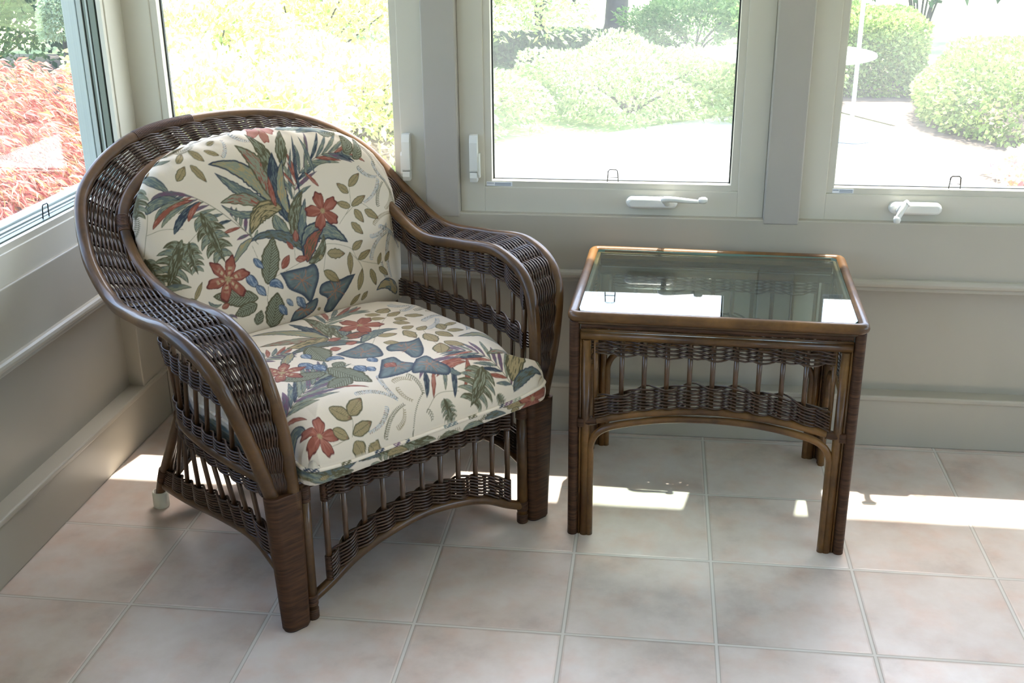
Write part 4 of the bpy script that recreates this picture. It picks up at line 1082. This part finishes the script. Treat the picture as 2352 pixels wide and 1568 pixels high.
["X","leaf",[[-97,338],[-83,338],[-69,338]],12.7,"smleaf"],
["X","blade",[[-55,361],[-30,371],[7,355]],17.2,"olive"],
["X","leaf",[[-23,339],[-8,339],[6,338]],13.9,"olive"],
["X","blade",[[15,352],[41,362],[80,346]],18.3,"olive"],
["X","leaf",[[49,330],[64,330],[79,329]],14.4,"sage"],
["X","blade",[[84,352],[111,363],[151,346]],19.5,"sage"],
["X","leaf",[[119,330],[135,329],[151,329]],13.5,"smleaf"],
["X","blade",[[147,359],[174,369],[215,353]],18.3,"olslate"],
["X","leaf",[[183,336],[199,336],[215,335]],14.4,"olive"],
["X","blade",[[216,364],[244,375],[286,358]],19.5,"smleaf"],
["X","leaf",[[253,341],[270,341],[286,340]],14.7,"sage"],
["X","blade",[[-360,385],[-338,394],[-307,380]],16.4,"olive"],
["X","leaf",[[-334,365],[-321,365],[-309,364]],12.3,"smleaf"],
["X","flower",[[298,366]],49.2,"rustf"],
["X","leaf",[[229,356],[244,354],[258,351]],17.3,"smleaf"],
["X","leaf",[[202,376],[213,380],[225,385]],25.1,"oltan"],
["X","leaf",[[165,380],[179,379],[193,379]],15.9,"smleaf"]]

# ------------------------------------------------------------------ woven floral fabric
COL = dict(cream=(.68, .585, .47), sage=(.235, .245, .175), olive=(.095, .085, .042), slate=(.115, .140, .138), navy=(.036, .046, .066), rust=(.265, .082, .052), purple=(.155, .085, .125), tan=(.36, .27, .14), blue=(.28, .315, .36), dkrust=(.135, .032, .025), pink=(.36, .155, .11), bluebud=(.095, .135, .205))
STY = {  # fill, streak, edge
 'sage': ('sage', 'slate', 'olive'), 'olive': ('olive', 'sage', 'olive'), 'slate': ('slate', 'sage', 'navy'), 'navy': ('navy', 'slate', 'navy'), 'rust': ('rust', 'pink', 'dkrust'),
 'purple': ('purple', 'slate', 'purple'), 'sageslate': ('sage', 'tan', 'navy'), 'slatesage': ('slate', 'sage', 'navy'), 'rustsage': ('sage', 'rust', 'olive'), 'oltan': ('tan', 'olive', 'olive'),
 'olslate': ('slate', 'olive', 'navy'), 'rustol': ('rust', 'olive', 'navy'), 'slatetan': ('tan', 'slate', 'navy'), 'smleaf': ('tan', 'sage', 'olive'), 'vein': ('sage', 'sage', 'olive'), 'bud': ('bluebud', 'blue', 'navy'), 'tan': ('tan', 'olive', 'olive'), 'blue': ('blue', 'blue', 'slate')}
for k in COL: COL[k] = np.array(COL[k])

def vnoise(x, y, seed=0):
    """smooth value noise on arrays"""
    xi, yi = np.floor(x).astype(int), np.floor(y).astype(int); fx, fy = x-xi, y-yi; fx = fx*fx*(3-2*fx); fy = fy*fy*(3-2*fy)
    def h(a, b): v = np.sin(a*127.1+b*311.7+seed*74.7)*43758.5453; return v-np.floor(v)
    return (h(xi, yi)*(1-fx)+h(xi+1, yi)*fx)*(1-fy)+(h(xi, yi+1)*(1-fx)+h(xi+1, yi+1)*fx)*fy

class Cloth:
    """flat pattern in millimetres of cloth, one cell per millimetre"""
    def __init__(s, x0, x1, y0, y1, res=1.0):
        s.x0, s.y0, s.r = x0, y0, res; s.w, s.h = int((x1-x0)/res), int((y1-y0)/res)
        yy, xx = np.mgrid[0:s.h, 0:s.w]; s.X = xx*res+x0; s.Y = yy*res+y0
        s.C = np.tile(COL['cream'], (s.h, s.w, 1)).astype(float)
    def win(s, P, pad):
        P = np.asarray(P, float); a = (P.min(0)-pad-[s.x0, s.y0])/s.r; b = (P.max(0)+pad-[s.x0, s.y0])/s.r
        i0, j0 = np.clip(a.astype(int), 0, [s.w, s.h]); i1, j1 = np.clip(b.astype(int)+1, 0, [s.w, s.h]); return slice(j0, j1), slice(i0, i1)
    def put(s, sl, a, col): s.C[sl] = s.C[sl]*(1-a[..., None])+col*a[..., None]
    def axis(s, sl, Q):
        X, Y = s.X[sl], s.Y[sl]; best = np.full(X.shape, 1e9); T = np.zeros(X.shape); D = np.zeros(X.shape)
        L = np.r_[0, np.cumsum(np.linalg.norm(np.diff(Q, axis=0), axis=1))]
        for i in range(len(Q)-1):
            d = Q[i+1]-Q[i]; l2 = (d@d)+1e-9; t = np.clip(((X-Q[i, 0])*d[0]+(Y-Q[i, 1])*d[1])/l2, 0, 1)
            ex, ey = X-Q[i, 0]-t*d[0], Y-Q[i, 1]-t*d[1]; q = np.hypot(ex, ey); m = q < best
            best[m] = q[m]; T[m] = (L[i]+t*math.sqrt(l2))[m]/L[-1]; D[m] = (np.sign(d[0]*ey-d[1]*ex)*q)[m]
        return T, D, L[-1]
    def blade(s, P, W, sty, power=.8, seed=0):
        P = np.asarray(P, float); t = np.linspace(0, 1, 15)[:, None]
        Q = (1-t)**2*P[0]+2*t*(1-t)*P[1]+t*t*P[2]; sl = s.win(Q, W)
        T, D, L = s.axis(sl, Q)
        if T.size == 0: return
        f, st, ed = (COL[c] for c in STY[sty])
        hw = W*.5*np.sin(np.pi*np.clip(T, .001, 1)**power)**.8
        hw = hw*(1+.10*(vnoise(T*L*.16, D*0+seed, 3)-.5)*2)
        inside = np.clip((hw-np.abs(D))/1.0+.5, 0, 1)*((T > .001) & (T < .999))
        e = np.clip((np.abs(D)-hw+max(1.1, W*.09))/1.0+.5, 0, 1)
        n = vnoise(T*L*.10+D*.1, D*.62+T*2, seed); strk = np.clip((n-.52)*7, 0, 1)
        if sty == 'vein':
            ph = (T*L-np.abs(D)*1.1)/7.5; strk = ((ph-np.floor(ph)) < .42)*1.0*(np.abs(D) > .9); st = COL['olive']*.8; strk = np.maximum(strk*.95, (np.abs(D) < .8)*.9)
        elif sty == 'smleaf':
            ph = (T*L-np.abs(D)*1.3)/5.0; strk = ((ph-np.floor(ph)) < .3)*.75; strk = np.maximum(strk, (np.abs(D) < .6)*.9); st = COL['olive']*1.3
            f = f[None, None]*(1-np.clip((T-.78)*6, 0, 1)[..., None])+COL['rust']*np.clip((T-.78)*6, 0, 1)[..., None]
        elif sty == 'heart': pass
        c = f*(1-strk[..., None])+st*strk[..., None]; c = c*(1-e[..., None])+ed*e[..., None]
        s.put(sl, inside, c)
    def stroke(s, P, W, col):
        P = np.asarray(P, float)
        if len(P) > 2: P = catmull(np.c_[P, np.zeros(len(P))], 6)[:, :2]
        sl = s.win(P, W*2+1); T, D, L = s.axis(sl, P)
        if T.size: s.put(sl, np.clip((W*.5-np.abs(D))/1.0+.5, 0, 1), col)
    def flower(s, c, R, n, sty, seed=0):
        c = np.array(c, float)
        if n == 6: f, ed, ce = 'rust', 'dkrust', 'tan'
        else: f, ed, ce = ('pink', 'rust', 'tan') if sty == 'pinkf' else ('rust', 'dkrust', 'tan')
        sl = s.win([c], R*1.15); X, Y = s.X[sl]-c[0], s.Y[sl]-c[1]
        if X.size == 0: return
        r = np.hypot(X, Y)/R; th = np.arctan2(Y, X)+seed
        k = (th*n/(2*np.pi)); fr_ = np.abs(k-np.round(k))*2      # 0 at petal middle, 1 at gap
        pr = (1-fr_**(2.2 if n == 5 else 1.5)*.62)*(1+.05*np.sin(th*17))*(1 if n == 5 else 1.0)
        a = np.clip((pr-r)*R/1.0+.5, 0, 1); ed_ = np.clip((r-pr+.09)*R/1.2+.5, 0, 1); gap = np.clip((fr_-.86)*9, 0, 1)*(r > .15)
        st = np.clip((vnoise(th*9, r*2, seed+4)-.5)*5, 0, 1)*np.clip(1.1-r, 0, 1)
        C = COL[f]*(1-st[..., None]*.65)+COL['pink']*1.25*st[..., None]*.65
        m = np.clip(ed_+gap, 0, 1)[..., None]; C = C*(1-m)+COL[ed]*m
        if n == 6:
            q = np.clip((.62-r)*5, 0, 1)*np.clip((.45-fr_)*6, 0, 1)*(np.sin(r*30+th*3) > -.3); C = C*(1-q[..., None]*.8)+np.array([.50, .40, .24])*q[..., None]*.8
        q = np.clip((.17-r)*12, 0, 1)[..., None]; C = C*(1-q)+COL[ce]*q
        q = (np.abs(fr_-1) < .12)*(r < .3)*.7; C = C*(1-q[..., None])+COL['dkrust']*q[..., None]
        s.put(sl, a, C)
    def poly(s, P, seed=0):
        P = np.asarray(P, float); P = catmull(np.c_[np.vstack([P, P[:1]]), np.zeros(len(P)+1)], 5)[:-1, :2]; n = len(P); Q = np.vstack([P, P[:1]]); sl = s.win(P, 2); X, Y = s.X[sl], s.Y[sl]
        if X.size == 0: return
        ins = np.zeros(X.shape, bool)
        for i in range(n):
            (x1, y1), (x2, y2) = Q[i], Q[i+1]; m = ((y1 > Y) != (y2 > Y)) & (X < (x2-x1)*(Y-y1)/(y2-y1+1e-9)+x1); ins ^= m
        T, D, L = s.axis(sl, Q); d = np.abs(D); cen = P.mean(0); th = np.arctan2(Y-cen[1], X-cen[0]); r = np.hypot(X-cen[0], Y-cen[1]); S = math.sqrt(np.ptp(P[:, 0])*np.ptp(P[:, 1]))
        f = np.clip(d/(S*.09)-.25, 0, 1)[..., None]; n1 = vnoise(th*7, r*.08, seed)[..., None]
        C = COL['navy']*1.2*(1-f)+(COL['slate']*1.15*(.75+.5*n1))*f
        s.put(sl, ins*1.0, C)
        rg = np.random.default_rng(seed+3)
        for k in range(7):
            a = k*2*np.pi/7+rg.random()*.5; e = cen+np.array([math.cos(a)*np.ptp(P[:, 0]), math.sin(a)*np.ptp(P[:, 1])])*.30; m = (cen+e)/2+rg.normal(size=2)*2
            s.stroke([cen, m, e], 1.5, np.array([.36, .15, .075])); b = m+(e-m)*.2+rg.normal(size=2)*S*.07; s.stroke([m, b], 1.2, np.array([.36, .15, .075])); b = m+(e-m)*.3-rg.normal(size=2)*S*.07; s.stroke([m, b], 1.2, np.array([.36, .15, .075]))
    def monstera(s, P, W, seed=0):
        P = np.asarray(P, float); ax = P[2]-P[0]; L = np.linalg.norm(ax); ax = ax/L; sd = np.array([-ax[1], ax[0]]); W = max(W, L*.6)
        for k in range(5):
            f = .10+.18*k
            for sg in (-1, 1):
                b = P[0]+ax*L*f; w_ = W*.5*math.sin(math.pi*(.22+.68*f))*1.05; tip = b+sd*sg*w_+ax*L*.16; m = b+sd*sg*w_*.55-ax*L*.03
                s.blade([b-sd*sg*1.5, m, tip], L*.17, 'sage' if (k+seed) % 2 else 'olive', .55, seed+k); s.stroke([b, m*.6+tip*.4*.98+b*.02], 1.3, COL['olive'])
                s.stroke([b+ax*L*.02, m+ax*L*.05, tip*.9+b*.1], 1.0, COL['sage']*1.15)
        s.blade([P[0]-ax*L*.04, P[1], P[2]], W*.30, 'olive', .8, seed); s.stroke([P[0], P[1], P[2]], 1.6, COL['olive']*.7)
    def sprig(s, P, W, sty, seed=0):
        P = np.asarray(P, float); d = P[1]-P[0]; L = np.linalg.norm(d); u = d/L; v = np.array([-u[1], u[0]]); n = max(4, int(L/4.2)); rg = np.random.default_rng(seed)
        c = COL['blue'] if sty == 'blue' else (COL['olive']*1.1 if sty == 'olive' else COL['tan']*.75); bend = v*L*.12*(1 if seed % 2 else -1)
        for i in range(n):
            t = i/(n-1); b = P[0]+d*t+bend*4*t*(1-t); l = W*.36*(1-.5*t)
            for sg in (-1, 1):
                e = b+(u*.75+v*sg)*l*.8; cc = c
                if sty == 'blue' and rg.random() < .3: cc = COL['slate']*.9
                s.stroke([b+v*sg*1.0, e], 1.9, cc)
                if sty == 'blue' and rg.random() < .2: s.stroke([e, e+u*.8], 1.6, COL['rust'])
    def frond(s, P, W, cols, L, ang, n, side, seed=0):
        Q = catmull(np.c_[np.asarray(P, float), np.zeros(len(P))], 8)[:, :2]; s.stroke(Q, 1.5, COL['olive'])
        for i in range(n):
            t = (i+.5)/n; k = t*(len(Q)-1); i0 = min(int(k), len(Q)-2); b = Q[i0]+(Q[i0+1]-Q[i0])*(k-i0); u = Q[i0+1]-Q[i0]; u = u/np.linalg.norm(u)
            l = np.interp(t, [0, .5, 1], L)*(.85+.3*((i*37) % 10)/10)
            for sg in ((-1, 1) if side == 0 else ((1,) if side == 1 else (-1,))):
                a = math.radians(abs(ang)-20*t)*sg; d = np.array([u[0]*math.cos(a)-u[1]*math.sin(a), u[0]*math.sin(a)+u[1]*math.cos(a)])
                nrm = np.array([-d[1], d[0]])*sg; s.blade([b, b+d*l*.5-nrm*l*.08, b+d*l], W*1.05, cols[(i*2+(sg > 0)) % len(cols)], .9, seed+i)
    def sample(s, x, y):
        fx = np.clip((x-s.x0)/s.r, 0, s.w-1.001); fy = np.clip((y-s.y0)/s.r, 0, s.h-1.001); i, j = fx.astype(int), fy.astype(int); a, b = (fx-i)[:, None], (fy-j)[:, None]
        return (s.C[j, i]*(1-a)+s.C[j, i+1]*a)*(1-b)+(s.C[j+1, i]*(1-a)+s.C[j+1, i+1]*a)*b
CB, CS, CX = Cloth(-440, 440, -60, 640), Cloth(-440, 440, -180, 720), Cloth(-440, 440, 320, 460)
for q, el in enumerate(PATTERN):
    surf, kind, P, W, sty = el[:5]; kw = el[5] if len(el) > 5 else {}; c = {'B': CB, 'S': CS, 'X': CX}[surf]
    if kind == 'blade': c.blade(P, W, sty, seed=q)
    elif kind == 'leaf': c.blade(P, W, sty, .85, seed=q)
    elif kind == 'stem': c.stroke(P, 1.0, COL['olive']*1.6)
    elif kind == 'sprig': c.sprig(P, W, sty, q)
    elif kind == 'flower': c.flower(P[0], W, 6 if sty == 'rustf6' else 5, sty, q)
    elif kind == 'poly': c.poly(P, q)
    elif kind == 'monstera': c.monstera(P, W, q)
    elif kind == 'frond': c.frond(P, W, sty.split('|'), kw['L'], kw['ang'], kw['n'], kw['side'], q)

def fabric(name, attr=True):
    m, nt, b, out = mat(name); b.inputs['Roughness'].default_value = .85; b.inputs['Specular IOR Level'].default_value = .2
    b.inputs['Sheen Weight'].default_value = .15; b.inputs['Sheen Roughness'].default_value = .5
    at = N(nt, 'ShaderNodeAttribute'); at.attribute_name = 'weave_colour'; nt.links.new(at.outputs['Color'], b.inputs['Base Color'])
    tc = N(nt, 'ShaderNodeTexCoord'); wv = N(nt, 'ShaderNodeTexNoise'); wv.inputs['Scale'].default_value = 450; wv.inputs['Detail'].default_value = 2
    n2 = N(nt, 'ShaderNodeTexNoise'); n2.inputs['Scale'].default_value = 9; n2.inputs['Detail'].default_value = 2
    nt.links.new(tc.outputs['Object'], wv.inputs['Vector']); nt.links.new(tc.outputs['Object'], n2.inputs['Vector'])
    b1 = N(nt, 'ShaderNodeBump'); b1.inputs['Strength'].default_value = .25; b1.inputs['Distance'].default_value = .0008; nt.links.new(wv.outputs['Fac'], b1.inputs['Height'])
    b2 = N(nt, 'ShaderNodeBump'); b2.inputs['Strength'].default_value = .30; b2.inputs['Distance'].default_value = .012; nt.links.new(n2.outputs['Fac'], b2.inputs['Height']); nt.links.new(b1.outputs[0], b2.inputs['Normal'])
    nt.links.new(b2.outputs[0], b.inputs['Normal']); return m
M['fabric'] = fabric('floral_tapestry_fabric')
def set_col(me, C):
    a = me.color_attributes.new('weave_colour', 'FLOAT_COLOR', 'POINT'); a.data.foreach_set('color', np.c_[C, np.ones(len(C))].astype(np.float32).ravel())

def dist_outline(X, Y, B):
    d = np.full(X.shape, 1e9)
    for i in range(len(B)):
        p, q = B[i], B[(i+1) % len(B)]; e = q-p; l2 = e@e+1e-12; t = np.clip(((X-p[0])*e[0]+(Y-p[1])*e[1])/l2, 0, 1); d = np.minimum(d, np.hypot(X-p[0]-t*e[0], Y-p[1]-t*e[1]))
    return d
def cushion_mesh(name, NX, NY, rowpos, left, right, surf_top, wall, surf_bot, col_top, col_wall, col_bot):
    """closed cushion: fine front grid, side wall rings, back grid. rowpos: second coordinate of each row"""
    Y = rowpos[:, None]*np.ones(NX)[None]; t = .5-.5*np.cos(np.pi*np.linspace(0, 1, NX)); t = .45*t+.55*np.linspace(0, 1, NX); X = left[:, None]+(right-left)[:, None]*t[None]
    def loop(nx, ny): return np.r_[np.arange(nx), np.arange(1, ny)*nx+nx-1, (ny-1)*nx+np.arange(nx-2, -1, -1), np.arange(ny-2, 0, -1)*nx]
    lp = loop(NX, NY); B = np.stack([X.ravel()[lp], Y.ravel()[lp]], 1)
    Bc = B[::max(1, len(B)//110)]; D = dist_outline(X, Y, Bc); D.ravel()[lp] = 0
    V = [surf_top(X, Y, D).reshape(-1, 3)]; C = [col_top(X.ravel(), Y.ravel())]; F = []
    i = (np.arange(NY-1)[:, None]*NX+np.arange(NX-1)[None]).ravel(); F.append(np.stack([i, i+1, i+NX+1, i+NX], 1))
    n = len(lp); base = NX*NY; prev = lp
    W = wall(B)                                                    # list of rings (n,3)
    for k, R in enumerate(W):
        V.append(R); C.append(col_wall(B, R, k)); cur = base+np.arange(n); F.append(np.stack([prev, cur, np.roll(cur, -1), np.roll(prev, -1)], 1)); prev = cur; base += n
    # back: coarse grid sharing no vertices but closed by a ring
    cx = B.mean(0)
    for k, f in enumerate((.97, .90, .75, .5, .2)):
        Bs = cx+(B-cx)*f; R = surf_bot(Bs, B, f); V.append(R); C.append(col_bot(Bs)); cur = base+np.arange(n); F.append(np.stack([prev, cur, np.roll(cur, -1), np.roll(prev, -1)], 1)); prev = cur; base += n
    mb = MB(); mb.add(np.vstack(V), np.vstack(F), True); mb.f.append([tuple(prev[::-1])]); mb.sm.append((1, True)); mb.mi.append((1, 0))
    me = mb.mesh(name); set_col(me, np.vstack(C)); return me, B

# arc length of the domed front edge, so the print is not stretched over it
_b = np.linspace(-.045, .105, 400); _z = .100*np.sqrt(np.clip(1-(1-(_b+.045)/.15)**2, 0, 1)); _l = np.r_[0, np.cumsum(np.hypot(np.diff(_b), np.diff(_z)))]
def arcv(b): return np.where(b > .105, b, .105-(_l[-1]-np.interp(b, _b, _l)))
# seat cushion ---------------------------------------------------------------
NXs, NYs = 500, 470
rowb = np.interp(np.linspace(0, 1, NYs), [0, .12, .9, 1], [-.045, .0, .555, .585])
aR = np.interp(rowb, [-.045, -.042, -.035, -.022, .0, .025, .08, .13, .42, .50, .56, .585], [.325, .340, .352, .357, .338, .322, .334, .345, .345, .325, .28, .22])
aL = -np.interp(rowb, [-.045, -.042, -.035, -.022, .0, .025, .08, .13, .42, .50, .56, .585], [.295, .308, .316, .322, .322, .320, .334, .345, .345, .325, .28, .22])
def zpipe(x, y): return .376+.016*np.clip((np.abs(x)-.2)/.15, 0, 1)**2+.010*np.clip((y+.03)/.1, 0, 1)
def fdome(D, R): t = np.clip(D/R, 0, 1); return np.sqrt(np.clip(1-(1-t)**2, 0, 1))
def s_top(X, Y, D):
    Rr = .075+.075*np.clip(1-(Y+.045)/.16, 0, 1)*np.clip((.36-np.abs(X))/.1, 0, 1)
    crown = .100+.006*np.cos(X*4)-.006*np.clip((Y-.4)/.2, 0, 1); Z = zpipe(X, Y)+crown*fdome(D, Rr)
    Z = Z+.0025*np.sin(X*31+Y*17)*fdome(D, .1)*np.clip(1-(Y)/.2, 0, 1)
    return np.stack([X, Y, Z], -1)
def s_wall(B):
    z = zpipe(B[:, 0], B[:, 1]); out = []; cx = np.array([0, .27])
    for f, o in [(q/15, .0045*math.sin(math.pi*min(q/15, .99))-.004*(q == 15)) for q in range(16)]:
        d = B-cx; d = d/np.linalg.norm(d, axis=1)[:, None]; q = B+d*o; out.append(np.c_[q, z*(1-f)+.3465*f])
    return out
def s_bot(Bs, B, f): return np.c_[Bs, np.full(len(Bs), .344)]
me, Bs_ = cushion_mesh('seat_cushion', NXs, NYs, rowb, aL, aR, s_top, s_wall, s_bot,
    lambda x, y: CS.sample(x*1000, arcv(y)*1000), lambda B, R, k: CX.sample(B[:, 0]*1000+(B[:, 1]+.04)*300, R[:, 2]*1000), lambda B: np.tile(COL['cream'], (len(B), 1)))
SCU = link('seat_cushion', me, M['fabric'], None, (-.6785, -.1003, 0), .8442)
tag(SCU, 'thick floral seat cushion with piped edge, lying flat on the rattan armchair', 'cushion')
pp = np.c_[Bs_, zpipe(Bs_[:, 0], Bs_[:, 1])]; d = Bs_-np.array([0, .27]); d = d/np.linalg.norm(d, axis=1)[:, None]; pp[:, :2] += d*.0015
pp = resample(np.vstack([pp, pp[:1]]), 700)[:-1]
mb = MB(); mb.tube(pp, .0043, 8, closed=True); me = mb.mesh('piping')
s_ = np.repeat(np.arange(len(pp)), 8); rg = np.random.default_rng(4); cc = np.tile(COL['cream']*1.12, (len(s_), 1))
for k in range(38):
    a = rg.integers(0, len(pp)); w_ = rg.integers(3, 14); m_ = (np.abs(s_-a) < w_/2)*(((s_+np.tile(np.arange(8), len(pp))) % 4) < 3); cc[m_] = COL[['olive', 'slate', 'rust', 'sage', 'purple', 'navy'][k % 6]]*1.3
set_col(me, cc); link('piping', me, M['fabric'], SCU)

# back cushion ----------------------------------------------------------------
NXb, NYb = 520, 430
hmax = .513
rowh = np.interp(np.linspace(0, 1, NYb), [0, .05, .80, .93, 1], [-.012, .01, .42, .495, hmax])
aRb = np.interp(rowh, [-.012, -.006, .0, .133, .230, .297, .36, .41, .450, .481, .498, .508, hmax], [.325, .345, .355, .384, .396, .399, .385, .354, .310, .253, .185, .10, .04])
aLb = -np.interp(rowh, [-.012, -.006, .0, .133, .25, .33, .364, .405, .442, .470, .489, .503, .509, hmax], [.30, .318, .325, .338, .345, .342, .333, .310, .282, .245, .205, .13, .085, .03])
TB_, NB_ = np.array([0, .2873, .9578]), np.array([0, -.9578, .2873])
def bpt(a, h, n): a = np.asarray(a); return np.stack([a, .56+h*TB_[1]+n*NB_[1], .46+h*TB_[2]+n*NB_[2]], -1)
def b_top(X, Y, D):
    rip = .0030*np.sin(X*95+Y*60)*np.exp(-((D-.012)/.010)**2)*np.clip((Y-.2)/.15, 0, 1)
    n = .046*fdome(D, .085)+.006*np.cos(X*5)*fdome(D, .15)+rip-.010*np.clip(1-Y/.10, 0, 1)*fdome(D, .05)
    return bpt(X, Y, n)
def b_wall(B):
    out = []; cx = np.array([.02, .24]); d = B-cx; d = d/np.linalg.norm(d, axis=1)[:, None]; s = np.arange(len(B))
    for f, o in ((.006, -.004), (.012, .001), (.03, .004), (.05, .001), (.065, -.012)):
        rp = .0022*np.sin(np.cumsum(np.r_[0, np.linalg.norm(np.diff(B, axis=0), axis=1)])*210)*(1 if f < .04 else 0)
        q = B+d*(o+rp)[:, None]; q = cx+(q-cx)*(1-1.4*f*(np.abs(q[:, :1]-cx[0]) > .2)); out.append(bpt(q[:, 0], q[:, 1], -f*np.ones(len(B))))
    return out
def b_bot(Bs, B, f): q = np.array([.02, .24])+(Bs-np.array([.02, .24]))*.88; return bpt(q[:, 0], q[:, 1], -.065-.03*np.sqrt(1-f*f))
me, Bb_ = cushion_mesh('back_cushion', NXb, NYb, rowh, aLb, aRb, b_top, b_wall, b_bot,
    lambda x, y: CB.sample(x*1000, y*1000), lambda B, R, k: CB.sample(B[:, 0]*1000*(1.02+.02*k), B[:, 1]*1000*(1.02+.02*k)), lambda B: np.tile(COL['cream'], (len(B), 1)))
BCU = link('back_cushion', me, M['fabric'], None, (-.6785, -.1003, 0), .8442)
tag(BCU, 'upright rounded floral back cushion leaning against the hoop of the rattan armchair', 'cushion')
